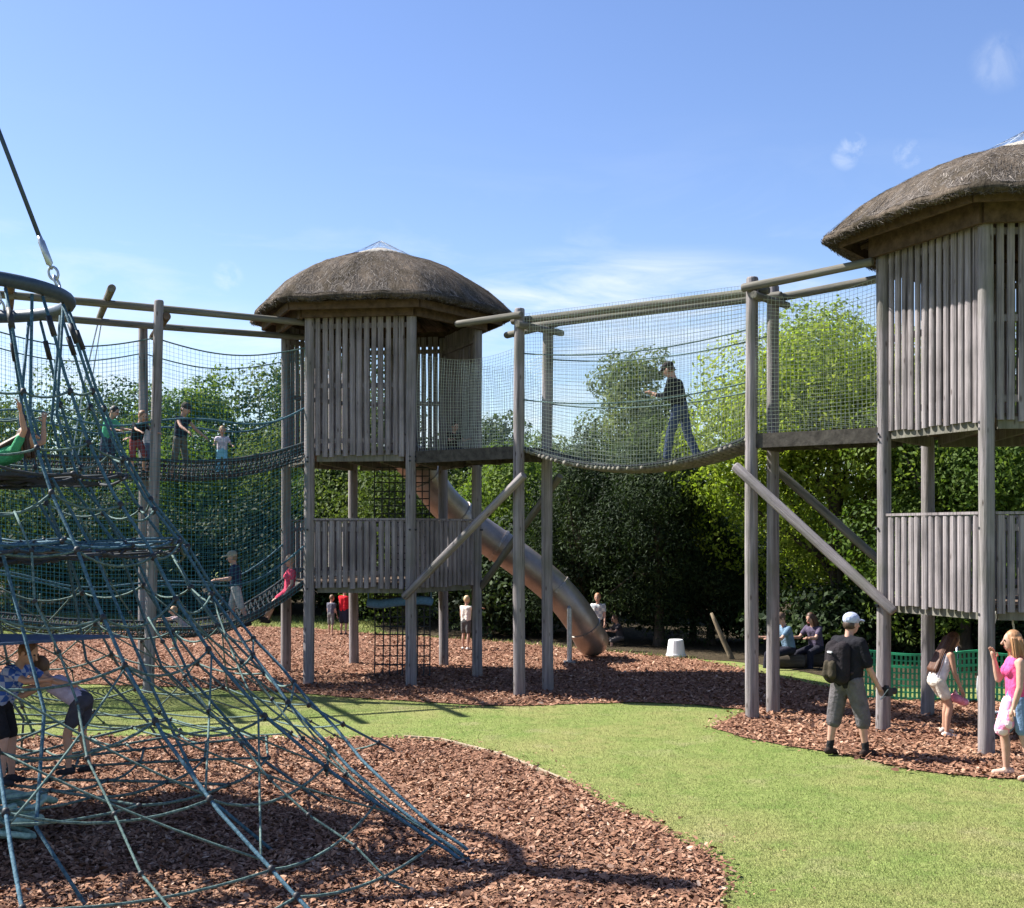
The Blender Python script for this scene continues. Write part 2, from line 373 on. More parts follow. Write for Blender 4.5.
def sheet(name, poly, step, dz, mat):
    P = wavy(poly, 0.05, 0.3)
    bx = [p[0] for p in P]; by = [p[1] for p in P]
    gx, gy = np.meshgrid(np.arange(min(bx), max(bx), step), np.arange(min(by), max(by), step))
    gx = gx.ravel(); gy = gy.ravel(); k = inside(gx, gy, P)
    pts = [Vector(p) for p in P]+[Vector((a, b)) for a, b in zip(gx[k], gy[k])]
    ed = [(i, (i+1) % len(P)) for i in range(len(P))]
    vo, _, fo, _, _, _ = delaunay_2d_cdt(pts, ed, [], 1, 1e-5)
    me = bpy.data.meshes.new(name); me.from_pydata([(p.x, p.y, gz(p.x, p.y)+dz) for p in vo], [], [tuple(f) for f in fo])
    me.materials.append(mat); me.polygons.foreach_set('use_smooth', [True]*len(me.polygons))
    bm = bmesh.new(); bm.from_mesh(me); bmesh.ops.recalc_face_normals(bm, faces=bm.faces)
    if sum(f.normal.z for f in bm.faces) < 0: bmesh.ops.reverse_faces(bm, faces=bm.faces)
    bm.to_mesh(me); bm.free()
    ob = bpy.data.objects.new(name, me); COL.objects.link(ob); ob['kind'] = 'structure'
    return P
FP = sheet('mulch_ground', fore_poly, 0.5, 0.016, M['mulch'])
MP = sheet('mulch_ground', mid_poly, 0.6, 0.016, M['mulch'])

shade_soil_poly = [g(372, 618), g(385, 633), g(480, 640), g(560, 646), g(640, 654), g(700, 659.5), g(745, 663), g(790, 670), g(850, 682), g(900, 688), (12, 21.2), (24, 22.5), (40, 26), (40, 75), (-40, 75), (-40, 41), (-14, 40.5), (-8.5, 39.5)]
LP = sheet('shade_toned_soil', shade_soil_poly, 1.2, 0.008, M['shade_litter'])  # bare ground sheet with the tree shade painted into its dark colour
def in_view(x, y, m=1.6): return (np.abs(x) < y*0.427+m)
def scatter(poly, n, ymin, ymax, bias=0.0, out=0.0):
    px = [p[0] for p in poly]; py = [p[1] for p in poly]
    X = []; Y = []; tot = 0
    while tot < n:
        y = rng.uniform(max(ymin, min(py)), min(ymax, max(py)), n*2)
        x = rng.uniform(min(px), max(px), n*2)
        if bias: k0 = rng.random(n*2) < (ymin/y)**bias; x = x[k0]; y = y[k0]
        k = inside(x, y, poly) & in_view(x, y); x = x[k]; y = y[k]
        X.append(x); Y.append(y); tot += len(x)
    x = np.concatenate(X)[:n]; y = np.concatenate(Y)[:n]
    if out: x = x+rng.normal(0, out, n); y = y+rng.normal(0, out, n)
    return x, y
def chips(name, x, y, lmin, lmax, label):
    n = len(x); L = lmin+(lmax-lmin)*rng.beta(1.3, 2.6, n)*1.25; W = L*rng.uniform(.28, .6, n)
    a = rng.uniform(0, 2*np.pi, n); ti = rng.normal(0, .28, n); tj = rng.normal(0, .35, n)
    ux = np.stack([np.cos(a)*np.cos(ti), np.sin(a)*np.cos(ti), np.sin(ti)], 1)
    vx = np.stack([-np.sin(a)*np.cos(tj), np.cos(a)*np.cos(tj), np.sin(tj)], 1)
    z = hgt(x, y)+0.022+np.abs(rng.normal(0, .012, n))+np.abs(np.sin(ti))*L*.4
    c = np.stack([x, y, z], 1); up = np.array([0, 0, 1.0])
    b = rng.uniform(.0, .25, n)[:, None]*W[:, None]*up
    p = [c-ux*L[:, None]/2-vx*W[:, None]*.35, c-vx*W[:, None]/2+ux*L[:, None]*.1, c+ux*L[:, None]/2-vx*W[:, None]*.2,
         c+ux*L[:, None]*.42+vx*W[:, None]*.4+b, c+vx*W[:, None]/2+b, c-ux*L[:, None]*.45+vx*W[:, None]*.35]
    V = np.stack(p, 1).reshape(-1, 3); i = np.arange(n)*6
    Fc = np.concatenate([np.stack([i, i+1, i+4, i+5], 1), np.stack([i+1, i+2, i+3, i+4], 1)])
    t = np.clip(rng.beta(2.2, 2.4, n), 0, 1)
    o = np_mesh(name, V, Fc, M['chips'], tone=np.concatenate([t, t]))
    return tag(o, label, 'bark chips', kind='stuff')
x, y = scatter(FP, 150000, 7.4, 17, 1.2, 0.07)
chips('bark_chips', x, y, .018, .075, 'reddish brown bark chips loosely covering the near play area')
x, y = scatter(MP, 95000, 13, 36, 1.3, 0.10)
chips('bark_chips', x, y, .03, .09, 'reddish bark chips spread beneath the towers and bridges')
def edge_spill(poly, n, ymax):
    P = np.array(poly); k = rng.integers(0, len(P), n*4); p = P[k]+rng.normal(0, .28, (n*4, 2))
    ok = ~inside(p[:, 0], p[:, 1], poly) & (p[:, 1] > 7.5) & (p[:, 1] < ymax) & in_view(p[:, 0], p[:, 1]); p = p[ok][:n]
    return p[:, 0], p[:, 1]
x1, y1 = edge_spill(FP, 420, 17); x2, y2 = edge_spill(MP, 420, 22)
chips('bark_chips', np.concatenate([x1, x2]), np.concatenate([y1, y2]), .015, .055, 'stray bark chips kicked out onto the lawn along the bark edges')
# grass blades
def blades(name, n, ymin, ymax, hmin, hmax, w, label, bias):
    x = np.empty(0); y = np.empty(0)
    while len(x) < n:
        yy = rng.uniform(ymin, ymax, n*2); yy = yy[rng.random(n*2) < (ymin/yy)**bias]
        xx = rng.uniform(-1, 1, len(yy))*(yy*.427+1.6)
        k = ~(inside(xx, yy, FP) | inside(xx, yy, MP) | inside(xx, yy, LP)); x = np.concatenate([x, xx[k]]); y = np.concatenate([y, yy[k]])
    x = x[:n]; y = y[:n]
    h = rng.uniform(hmin, hmax, n); a = rng.uniform(0, 2*np.pi, n); l = rng.normal(0, .5, (n, 2))*h[:, None]
    z = hgt(x, y); wv = np.stack([np.cos(a), np.sin(a), 0*a], 1)*w*rng.uniform(.6, 1.3, n)[:, None]
    c = np.stack([x, y, z-.004], 1); t = c+np.stack([l[:, 0], l[:, 1], h], 1)
    V = np.stack([c-wv, c+wv, t], 1).reshape(-1, 3); i = np.arange(n)*3
    o = np_mesh(name, V, np.stack([i, i+1, i+2], 1), M['blades'], tone=np.clip(rng.beta(2.5, 2.5, n), 0, 1), nper=3)
    return tag(o, label, 'grass', kind='stuff')
blades('grass', 200000, 8.2, 24, .008, .03, .0035, 'short mown lawn grass between the bark play areas', 1.2)
blades('grass', 16000, 26, 46, .04, .12, .02, 'longer grass at the foot of the far trees', 0.5)

# timber edging boards round the near mulch
pts = [g(*p) for p in [(404, 738.5), (440, 741), (500, 756), (540, 772), (566, 783)]]
for i in range(len(pts)-1):
    a = Vector((*pts[i], 0)); b = Vector((*pts[i+1], 0)); d = b-a; mb = PB()
    rot = Matrix.Rotation(math.atan2(d.y, d.x), 3, 'Z'); c = (a+b)/2
    mb.box((c.x, c.y, gz(c.x, c.y)+.012), (d.length-.01, .035, .06), rot)
    lab = ['short edging board along the back of the near bark area', 'longest pale edging board between near bark and lawn', 'pale edging board where the bark edge bends towards the lawn', 'last short edging board at the right end of the line'][i]
    tag(mb.build('edging_board', M['edging'], origin=(c.x, c.y, 0)), lab, 'edging board', 'timber edging boards round the near bark')

# ------------------------------------------------------------------ thatched towers
ANG = [53, 113, 173, 233, 293, 353]
def hexv(c, rad, k): a = R(53+60*k); return Vector((c[0]+rad*math.cos(a), c[1]+rad*math.sin(a), 0))
def slat_panel(mb, P, Q, z0, z1, step, w, inset, inward, rails, jit=0.02, half=True):
    """Round-faced vertical slats between two posts, nailed to level rails."""
    d = (Q-P); L = d.length; d.normalize(); a0, a1 = inset, L-inset
    n = max(2, int(round((a1-a0)/step))); nrm = Vector(inward)
    for i in range(n+1):
        s = a0+(a1-a0)*(i+random.uniform(-.08, .08))/n
        c = P+d*s; lo = z0+random.uniform(-jit, jit); hi = z1+random.uniform(-jit, jit)*.6; ww = w*random.uniform(.88, 1.1)
        ln = random.uniform(-.006, .006)
        prof = [(-.5, .012), (-.46, -.012), (-.25, -.026), (.0, -.03), (.25, -.026), (.46, -.012), (.5, .012)]
        vs = []
        for zz, sh in ((lo, 0), (hi, ln)):
            for (u, q) in prof:
                p = c+d*(u*ww+sh)+nrm*q; vs.append((p.x, p.y, zz))
        k = len(prof); fs = [(j, j+1, k+j+1, k+j) for j in range(k-1)]+[(k-1, 0, k, 2*k-1), tuple(range(k-1, -1, -1)), tuple(range(k, 2*k))]
        mb.add(vs, fs)
    rot = Matrix.Rotation(math.atan2(d.y, d.x), 3, 'Z')
    for rz in rails:
        c = P+d*(L/2)+nrm*.045
        mb.box((c.x, c.y, rz), (L-.16, .05, .085), rot)
def hexmod(th, blend):
    q = ((th-R(53)) % R(60))-R(30)
    h = math.cos(R(30))/math.cos(q)
    return 1-blend+blend*h
def tower(label, c, eave, faces_up, faces_low, tight, seed, drop=0.0):
    random.seed(seed)
    root = thing('thatched_tower', label, 'play tower', (c[0], c[1], 0), 'thatched timber play towers')
    vv = [hexv(c, 1.9, k) for k in range(6)]
    for v in vv:
        z0 = gz(v.x, v.y)-.25
        log('post', (v.x, v.y, z0), (v.x+random.uniform(-.02, .02), v.y+random.uniform(-.02, .02), 6.78), .102, .09, M['wood'], root, 16, .025)
    C3 = Vector((c[0], c[1], 0))
    for name, zt, rad in (('upper_deck', 4.24, 1.86), ('lower_deck', 1.86, 1.84)):
        mb = PB(); poly = [hexv(c, rad, k) for k in range(6)]
        # boards clipped to the hexagon
        nb = 24; ax = Vector((math.cos(R(263)), math.sin(R(263)), 0)); bx = Vector((-ax.y, ax.x, 0)); apo = rad*math.cos(R(30))
        for i in range(nb):
            q0 = -apo+2*apo*i/nb+.004; q1 = -apo+2*apo*(i+1)/nb-.004
            hw = min(rad-abs(q)/math.tan(R(60)) for q in (q0, q1))-.015
            p = C3+ax*((q0+q1)/2); mb.box((p.x, p.y, zt-.022), (2*hw, q1-q0, .044), Matrix.Rotation(math.atan2(bx.y, bx.x), 3, 'Z'))
        mb.build(name, M['brown'], root)
        mb = PB()
        for k in range(6):
            a, b = hexv(c, rad-.03, k), hexv(c, rad-.03, k+1); d = b-a; m = (a+b)/2
            mb.box((m.x, m.y, zt-.12), (d.length-.22, .07, .15), Matrix.Rotation(math.atan2(d.y, d.x), 3, 'Z'))
        for s_ in (-.9, -.3, .3, .9):
            p = C3+bx*s_; mb.box((p.x, p.y, zt-.13), (.06, 2.5-abs(s_)*.5, .14), Matrix.Rotation(math.atan2(ax.y, ax.x)-math.pi/2, 3, 'Z'))
        bolts = []
        for v in vv:
            o_ = (v-C3).normalized(); tn = Vector((-o_.y, o_.x, 0))
            for zb in (zt-.12, zt+(-.2 if zt > 3 else .95)):
                for da in (-.6, .6):
                    q = Vector((v.x, v.y, zb))+(o_*math.cos(da)+tn*math.sin(da))*.088
                    bolts.append((q, q+(o_*math.cos(da)+tn*math.sin(da))*.022))
        mb.build('joist_frame', M['beam'], root)
        for q0, q1 in bolts: mb = PB(); mb.tube([q0, q1], .019, 8); mb.build('bolt', M['clamp'], root)
    for k in faces_up:
        a, b = vv[k], vv[(k+1) % 6]; inw = (C3-(a+b)/2).normalized()
        mb = PB()
        if k in tight: slat_panel(mb, a-inw*.0, b, 4.16, 6.8, .104, .1, .15, inw, (4.5, 6.45))
        else: slat_panel(mb, a, b, 4.14, 6.8, .125, .097, .17, inw, (4.42, 5.42, 6.5))
        mb.build('wall_panel', M['slat'], root)
    for k in faces_low:
        a, b = vv[k], vv[(k+1) % 6]; inw = (C3-(a+b)/2).normalized()
        mb = PB(); slat_panel(mb, a, b, 1.76, 2.97, .135, .1, .17, inw, (2.02, 2.82))
        d = (b-a); m = (a+b)/2
        mb.box((m.x, m.y, 3.0), (d.length-.2, .075, .035), Matrix.Rotation(math.atan2(d.y, d.x), 3, 'Z'))
        mb.build('railing', M['slat'], root)
    # roof: rounded hexagonal thatch dome with a thick eave
    prof = [(.03, 8.20), (.18, 8.185), (.40, 8.13), (.7, 8.05), (1.05, 7.93), (1.4, 7.79), (1.75, 7.6), (2.05, 7.4), (2.3, 7.17), (2.44, 7.03), (2.53, 6.93), (2.535, 6.89), (2.50, 6.855), (2.40, 6.86), (2.1, 7.0), (1.75, 7.1), (1.2, 7.4), (.5, 7.75), (.03, 7.85)]
    ns = 120; vs = []; fs = []; kx = eave/2.52
    def rp(r, z, th):
        bl = min(1, r/2.3)*.75
        rr = r*kx*hexmod(th, bl)*1.06
        zz = z-drop-(max(0, z-6.9)*.11 if drop else 0)+.10*(1-hexmod(th, 1))*min(1, r/2.4)
        w = .010*math.sin(th*5+r*3)+.006*math.sin(th*17+1.3)+.008*math.sin(th*31+z*5)
        return Vector((c[0]+(rr+w*min(1, r))*math.cos(th), c[1]+(rr+w*min(1, r))*math.sin(th), zz+w*.7))
    for i, (r, z) in enumerate(prof):
        for j in range(ns):
            th = 2*math.pi*j/ns; p = rp(r, z, th)
            if 9 <= i <= 14: p += Vector((random.uniform(-1, 1)*.012, random.uniform(-1, 1)*.012, random.uniform(-1, 1)*.018))
            elif i < 9: p += Vector((0, 0, random.uniform(-1, 1)*.008))
            vs.append(p)
    for i in range(len(prof)-1):
        for j in range(ns): fs.append((i*ns+j, i*ns+(j+1) % ns, (i+1)*ns+(j+1) % ns, (i+1)*ns+j))
    fs.append(tuple(range(ns))[::-1])
    mb = PB(); mb.add([tuple(p) for p in vs], fs)
    # loose stalks lying down the slope, and a ragged cut edge below the eave
    cum = prof[:11]
    for q in range(26000):
        if q < 21000:
            t = math.sqrt(random.random())*9.0+.6; i = min(9, int(t)); fr = min(1, t-i)
        else:
            i = random.choice((10, 11, 11, 12)); fr = random.random(); t = 10
        i = min(i, len(prof)-2)
        r = prof[i][0]+(prof[i+1][0]-prof[i][0])*fr; z = prof[i][1]+(prof[i+1][1]-prof[i][1])*fr
        th = random.random()*2*math.pi; th2 = th+random.gauss(0, .03)
        p = rp(r, z, th); L = random.uniform(.05, .15)
        q2 = rp(min(2.5, r+L), np.interp(min(2.5, r+L), [a for a, _ in cum], [b for _, b in cum]), th2) if t < 10 else rp(r-random.uniform(0, .05), z-random.uniform(.015, .05), th2)
        lift = Vector((0, 0, random.uniform(.002, .012))) if t < 10 else Vector((0, 0, 0))
        d = q2-p
        if d.length < 1e-4: continue
        side = d.cross(Vector((math.cos(th), math.sin(th), .9))).normalized()*random.uniform(.0018, .0045)
        p0 = p+lift*.4; p1 = p+d.normalized()*min(L, d.length)+lift
        mb.add([p0-side, p0+side, p1+side*.6, p1-side*.6], [(0, 1, 2, 3)], 1, random.random()*.999)
    roof = mb.build('roof', [M['thatch'], M['straw']], root)
    for p in roof.data.polygons:
        if p.material_index == 0: p.use_smooth = True
    dz_ = drop+(.10 if drop else 0)
    mb = PB()   # pale cap of fresh thatch
    for i, (r, z) in enumerate([(.02, 8.28), (.12, 8.265), (.34, 8.19), (.58, 8.105), (.60, 8.06)]):
        for j in range(28):
            th = 2*math.pi*j/28; mb.v.append((c[0]+r*math.cos(th)*(1+random.uniform(-.04, .04)), c[1]+r*math.sin(th)*(1+random.uniform(-.04, .04)), z-dz_))
    for i in range(4):
        for j in range(28): mb.f.append((i*28+j, i*28+(j+1) % 28, (i+1)*28+(j+1) % 28, (i+1)*28+j)); mb.m.append(0); mb.t.append(.5)
    mb.f.append(tuple(range(28))[::-1]); mb.m.append(0); mb.t.append(.5)
    mb.build('ridge_cap', M['cap'], roof, smooth=True)
    mb = PB()   # wire netting tented over the peak
    for j in range(22):
        th = 2*math.pi*j/22
        for dth in (.22, -.22):
            mb.tube([(c[0]+r*math.cos(th+dth*t), c[1]+r*math.sin(th+dth*t), z-dz_) for t, r, z in ((0, .02, 8.42), (.5, .32, 8.26), (1, .66, 8.08))], .0022, 3, caps=False)
    for r, z in ((.16, 8.345), (.32, 8.262), (.48, 8.18)):
        mb.tube([(c[0]+r*math.cos(2*math.pi*j/20), c[1]+r*math.sin(2*math.pi*j/20), z-dz_) for j in range(20)], .0022, 3, closed=True)
    mb.build('wire_netting', M['steel'], roof)
    mb = PB()   # ring plates and rafters under the thatch
    for k in range(6):
        a, b = hexv(c, 2.07, k), hexv(c, 2.07, k+1); d = b-a; m = (a+b)/2; rot = Matrix.Rotation(math.atan2(d.y, d.x), 3, 'Z')
        mb.box((m.x, m.y, 6.78-drop), (d.length-.03, .07, .30), rot)
        a, b = hexv(c, eave-.1, k), hexv(c, eave-.1, k+1); d = b-a; m = (a+b)/2
        mb.box((m.x, m.y, 6.80), (d.length-.02, .05, .14), rot)
        for f in (0, .25, .5, .75):
            e = hexv(c, eave-.16, k).lerp(hexv(c, eave-.16, k+1), f); i2 = hexv(c, .25, k).lerp(hexv(c, .25, k+1), f)
            mb.tube([(e.x, e.y, 6.84), (i2.x, i2.y, 7.62)], .04, 6)
    mb.build('roof_frame', M['soffit'], root)
    return root, vv
LC, RC = (-2.55, 23.3), (7.03, 16.41)
T1, V1 = tower('smaller looking thatched tower standing in the middle with the tube slide behind', LC, 2.47, [3, 5, 0, 1], [3, 4, 5, 0, 1], (5,), 21)
T2, V2 = tower('closer thatched tower cut off by the right edge, its left wall sunlit', RC, 2.58, [2, 3, 4, 5, 0], [2, 3, 4, 5, 0], (4, 5, 0), 22, .07)

# ------------------------------------------------------------------ rope bridge between the towers
random.seed(5)
D = Vector((.812, -.584, 0)); NN = Vector((.584, .812, 0)); O = Vector((LC[0], LC[1], 0))
def bp(t, off, z): p = O+D*t+NN*off; return Vector((p.x, p.y, z))
tL, tR = 3.98, 8.2; t0, t1 = 1.66, 10.14
br = thing('rope_bridge', 'netted rope bridge with sagging walkway linking the two thatched towers', 'rope bridge', (2.4, 19.75, 0), 'rope bridges')
def bo(t): return float(np.interp(t, [t0, tL, tR, t1], [.30, -.09, -.2, -.1]))
for t in (tL, tR):
    for off in (-.95, bo(t)):
        p = bp(t, off, 0)
        log('post', (p.x, p.y, gz(p.x, p.y)-.25), (p.x, p.y, 6.53), .102, .09, M['wood'], br, 16, .025)
for e in (0, 1):
    q = lambda t: (-.95 if e == 0 else bo(t)); i_ = .14 if e == 0 else -.14
    log('beam', bp(tL-.25, q(tL)+i_, 6.36), bp(tR+.2, q(tR)+i_, 6.34), .066, .06, M['beam'], br)
    log('beam', bp(t0+1.05, q(t0)-i_*.75, 6.38), bp(tL+.12, q(tL)-i_*.75, 6.40), .062, .06, M['beam'], br)
    log('beam', bp(tR-.1, q(tR)-i_, 6.36), bp(t1-.1, q(t1)-i_*.8, 6.50), .062, .06, M['beam'], br)
for t in (tL, tR):
    log('crossbeam', bp(t+.13, -1.2, 6.22), bp(t+.13, bo(t)+.25, 6.25), .06, .056, M['beam'], br)
def floor_z(t):
    if t <= tL: return 4.22-.03*(t-t0)/(tL-t0)
    if t >= tR: return 4.19+.03*(t-tR)/(t1-tR)
    u = (t-tL)/(tR-tL); return 4.19-.40*4*u*(1-u)-.02*u
for name, a, b in (('platform', t0, tL), ('platform', tR, t1)):
    mb = PB(); rot = Matrix.Rotation(math.atan2(D.y, D.x), 3, 'Z'); n = 13
    L = b-a
    for i in range(n):
        f = (i+.5)/n
        ea = -.93+(bo(a)+.93)*f; eb = -.93+(bo(b)+.93)*f; w_ = (bo((a+b)/2)+.93)/n-.008
        p0 = bp(a-.03, ea, 4.185); p1 = bp(b+.03, eb, 4.185); d_ = p1-p0
        mb.box((p0+p1)/2, (d_.length, w_, .05), Matrix.Rotation(math.atan2(d_.y, d_.x), 3, 'Z'))
    for e in (0, 1):
        p0 = bp(a, -.95 if e == 0 else bo(a), 4.11); p1 = bp(b, -.95 if e == 0 else bo(b), 4.11); d_ = p1-p0
        mb.box((p0+p1)/2, (d_.length, .06, .21), Matrix.Rotation(math.atan2(d_.y, d_.x), 3, 'Z'))
    for t in (a+.15, (a+b)/2, b-.12):
        m_ = (-.9+bo(t))/2; p = bp(t, m_, 4.06); mb.box(p, (.1, bo(t)+.82, .16), rot)
    mb.build(name, M['deck'], br)
mb = PB(); n = 50
for i in range(n+1):
    t = tL+(tR-tL)*i/n; z = floor_z(t)
    mb.tube([bp(t, -.97+random.uniform(-.03, .03), z-.01), bp(t, (-.95+bo(t))/2, z-.04), bp(t, bo(t)+random.uniform(-.0, .04), z-.01)], .034+random.uniform(-.004, .006), 7)
mb.build('walkway', M['beam'], br, smooth=True)
def le(e, k=1.0):
    return lambda t: ((-.95+bo(t))/2+k*((-.95-bo(t))/2 if e == 0 else (bo(t)+.95)/2))
for e in (0, 1):
    off = -.95 if e == 0 else .95; sg = -1 if e == 0 else 1
    def run(zf, r, name, m, k=1.0, e=e):
        f = le(e, k); mb = PB(); mb.tube([bp(tL+(tR-tL)*i/24, f(tL+(tR-tL)*i/24), zf(i/24)) for i in range(25)], r, 6); mb.build(name, m, br, smooth=True)
    run(lambda u: floor_z(tL+(tR-tL)*u)+.03, .022, 'edge_rope', M['dkrope'])
    run(lambda u: 5.0-.18*4*u*(1-u), .012, 'hand_rope', M['rope2'])
    run(lambda u: 5.78-.17*4*u*(1-u), .011, 'hand_rope', M['rope2'])
    mb = PB(); f = le(e)
    def side(u, v):
        t = tL+(tR-tL)*u; zt = 6.42; zb = floor_z(t)
        return bp(t, f(t)+sg*(.02+.10*math.sin(math.pi*v)*(math.sin(math.pi*u)-.45)), zt+(zb-zt)*v)
    net(mb, side, 76, 40, .0028, 20, 10)
    def sideL(u, v):
        t = t0+.1+(tL-t0-.1)*u; zt = 5.95-.2*math.sin(math.pi*u*.9); zb = floor_z(t)
        return bp(t, f(t)+sg*(.05*math.sin(math.pi*v)), zt+(zb-zt)*v)
    net(mb, sideL, 40, 30, .0028, 10, 6)
    def sideR(u, v):
        t = tR+(t1-tR-.1)*u; zt = 6.28-.14*math.sin(math.pi*u); zb = floor_z(t)
        return bp(t, f(t)+sg*(.05*math.sin(math.pi*v)), zt+(zb-zt)*v)
    net(mb, sideR, 30, 36, .0028, 10, 6)
    mb.build('side_net', M['netpale'], br)
    if e == 0:
        base = bp(1.645, -.95, 0); o2 = (base.x-NN.x*.22, base.y-NN.y*.22); d2 = (D.x, D.y)
        for (xa, ya), (xb, yb) in (((524, 475), (404, 597)), ((735, 466), (894, 612))):
            _, a = on_line(o2, d2, xa); _, b = on_line(o2, d2, xb)
            log('brace', (a[0], a[1], zat(ya, a[1])), (b[0], b[1], zat(yb, b[1])), .074, .07, M['wood'], br)
    else:
        log('brace', bp(tL+.12, bo(tL)+.20, 3.75), bp(t0+.05, .95, 1.7), .066, .06, M['beam'], br)
        log('brace', bp(tR-.12, bo(tR)+.20, 3.8), bp(t1+.2, .45, 1.7), .066, .06, M['beam'], br)

# ------------------------------------------------------------------ two-storey rope bridge to the left
random.seed(6)
E = Vector((-.92, -.39, 0)).normalized(); A0 = V1[3]; F0 = V1[2]; PN = (F0-A0).normalized(); W = (F0-A0).length
def lp(t, w, z): p = A0+E*t+PN*(w*W); return Vector((p.x, p.y, z))
lb = thing('rope_bridge', 'two storey rope bridge with teal netting left of the middle tower', 'rope bridge', (-6.5, 21.6, 0), 'rope bridges')
for t in (2.69, 7.6):
    for w, top in ((0, 6.77), (1, 6.6)):
        p = lp(t, w, 0)
        o_ = .12 if (t < 3 and w == 0) else 0
        log('post', (p.x-o_, p.y, gz(p.x, p.y)-.25), (p.x+o_*.6, p.y, top), .098, .084, M['wood'], lb, 16, .025)
for w in (0, 1):
    log('beam', lp(-.45, w+(.09 if w == 0 else -.09), 6.58), lp(8.0, w+(.09 if w == 0 else -.09), 6.74), .062, .066, M['beam'], lb)
for t in (2.5, 3.45, 5.0, 6.4):
    zc = 6.8 if t in (3.45, 5.0) else 6.5
    log('crossbeam', lp(t, -.34 if t in (3.45, 5.0) else -.05, zc), lp(t, 1.12, zc-.04), .072, .058, M['brown'] if t != 3.45 else M['beam'], lb)
tt = [0, 1, 2, 2.69, 4, 6, 7.6]
def up_z(t): return float(np.interp(t, [0, .6, 1.3, 2.0, 2.7, 4, 5.2, 6.4, 7.6], [4.2, 4.0, 3.86, 3.8, 3.82, 3.84, 3.86, 3.95, 4.1]))
def lo_z(t): return float(np.interp(t, [0, .4, .9, 1.4, 2.0, 2.7, 4, 5.2, 6.4, 7.6], [1.78, 1.5, 1.2, 1.02, .96, .97, 1.05, 1.2, 1.4, 1.6]))
LT = 7.5
for fz, up in ((up_z, .30), (lo_z, .22)):
    def fl(u, v, fz=fz, up=up):
        t = LT*u; q = (v-.5)*2
        return lp(t, .07+.86*v, fz(t)-.10+up*(abs(q)**2.2))
    mb = PB(); net(mb, fl, 84, 16, .0125, 60, 10, 4, .01)
    # diagonal lashings along both raised edges
    for v0, v1 in ((0, .2), (1, .8)):
        for i in range(84): mb.tube([fl(i/84, v0), fl((i+1)/84, v1)], .010, 4, caps=False)
    mb.build('walkway_net', M['dkrope'], lb)
    for v in (0, 1):
        mb = PB(); mb.tube([fl(i/50, v) for i in range(51)], .032, 7); mb.build('edge_rope', M['dkrope'], lb, smooth=True)
for w in (0.02, .98):
    for h, r in ((1.0, .018), ):
        mb = PB(); mb.tube([lp(LT*i/40, w, up_z(LT*i/40)+.85-.1*math.sin(LT*i/40*2.3)) for i in range(41)], r, 6); mb.build('hand_rope', M['rope'], lb, smooth=True)
        mb = PB(); mb.tube([lp(LT*i/40, w, lo_z(LT*i/40)+.80-.08*math.sin(LT*i/40*2.1)) for i in range(41)], r, 6); mb.build('hand_rope', M['rope'], lb, smooth=True)
    mb = PB()
    def ns_(u, v, w=w):
        t = LT*u; zt = 6.12-.22*abs(math.sin(math.pi*t/2.69)); zb = lo_z(t)+.05
        return lp(t, w+(-.02 if w < .5 else .02)*(1+2*math.sin(math.pi*v)), zt+(zb-zt)*v)
    net(mb, ns_, 108, 64, .0025, 50, 12, 3, .012)
    mb.build('side_net', M['netteal'], lb)
    mb = PB(); mb.tube([ns_(i/50, 0) for i in range(51)], .013, 5); mb.build('net_head_rope', M['rope2'], lb, smooth=True)
mb = PB()
a = lp(3.45, 1.02, 6.8)
mb.tube([a, a+Vector((-.12, 0, -.5)), a+Vector((-.28, 0, -1.2)), a+Vector((-.5, -.05, -2.6))], .014, 6); mb.tube([a+Vector((.05, 0, 0)), a+Vector((-.15, 0, -1.2)), a+Vector((-.4, 0, -2.6))], .012, 6)
mb.build('hanging_rope', M['steel'], lb)

# ------------------------------------------------------------------ pyramid climbing net with mast and ring
random.seed(9)
MC = Vector((-5.45, 11.45, 0))
cn = thing('climbing_net', 'big blue grey pyramid climbing net hung from a steel ring', 'climbing net', tuple(MC))
log('mast', (MC.x, MC.y, -.2), (MC.x, MC.y, 7.8), .185, .165, M['ringpaint'], cn, 16, 0)
mb = PB(); RZ, RR = 5.02, 1.15
mb.tube([(MC.x+RR*math.cos(2*math.pi*j/48), MC.y+RR*math.sin(2*math.pi*j/48), RZ) for j in range(48)], .066, 12, closed=True)
mb.build('top_ring', M['ringpaint'], cn, smooth=True)
for a in (-4, 86, 176, 266):
    a = R(a); p = Vector((MC.x+RR*math.cos(a), MC.y+RR*math.sin(a), RZ+.08)); q = Vector((MC.x+.16*math.cos(a), MC.y+.16*math.sin(a), 7.62))
    mb = PB(); d = (q-p).normalized(); mb.tube([p+d*.42, q], .022, 8); mb.build('stay_cable', M['ringpaint'], cn, smooth=True)
    mb = PB(); mb.tube([p+d*.16, p+d*.2, p+d*.22, p+d*.44, p+d*.46, p+d*.5], [.012, .014, .034, .034, .026, .024], 8)
    for k in range(2):
        cc = p+d*(.03+.09*k); s1 = d.cross(Vector((0, 0, 1))).normalized() if k == 0 else d.cross(d.cross(Vector((0, 0, 1)))).normalized()
        mb.tube([cc+d*.065*math.cos(2*math.pi*j/12)+s1*.045*math.sin(2*math.pi*j/12) for j in range(12)], .013, 6, closed=True)
    mb.build('turnbuckle', M['steel'], cn, smooth=True)
PR = [(1.15, 4.94), (1.38, 4.2), (1.62, 3.6), (1.9, 3.1), (2.25, 2.65), (2.55, 2.15), (2.92, 1.66), (3.42, 1.16), (4.1, .68), (4.92, .22), (5.35, .0)]
pz = [p[1] for p in PR][::-1]; pr = [p[0] for p in PR][::-1]
def rad(z): return float(np.interp(z, pz, pr))
NS = 18; TH = [R(-18+20*i)+random.uniform(-.03, .03) for i in range(NS)]
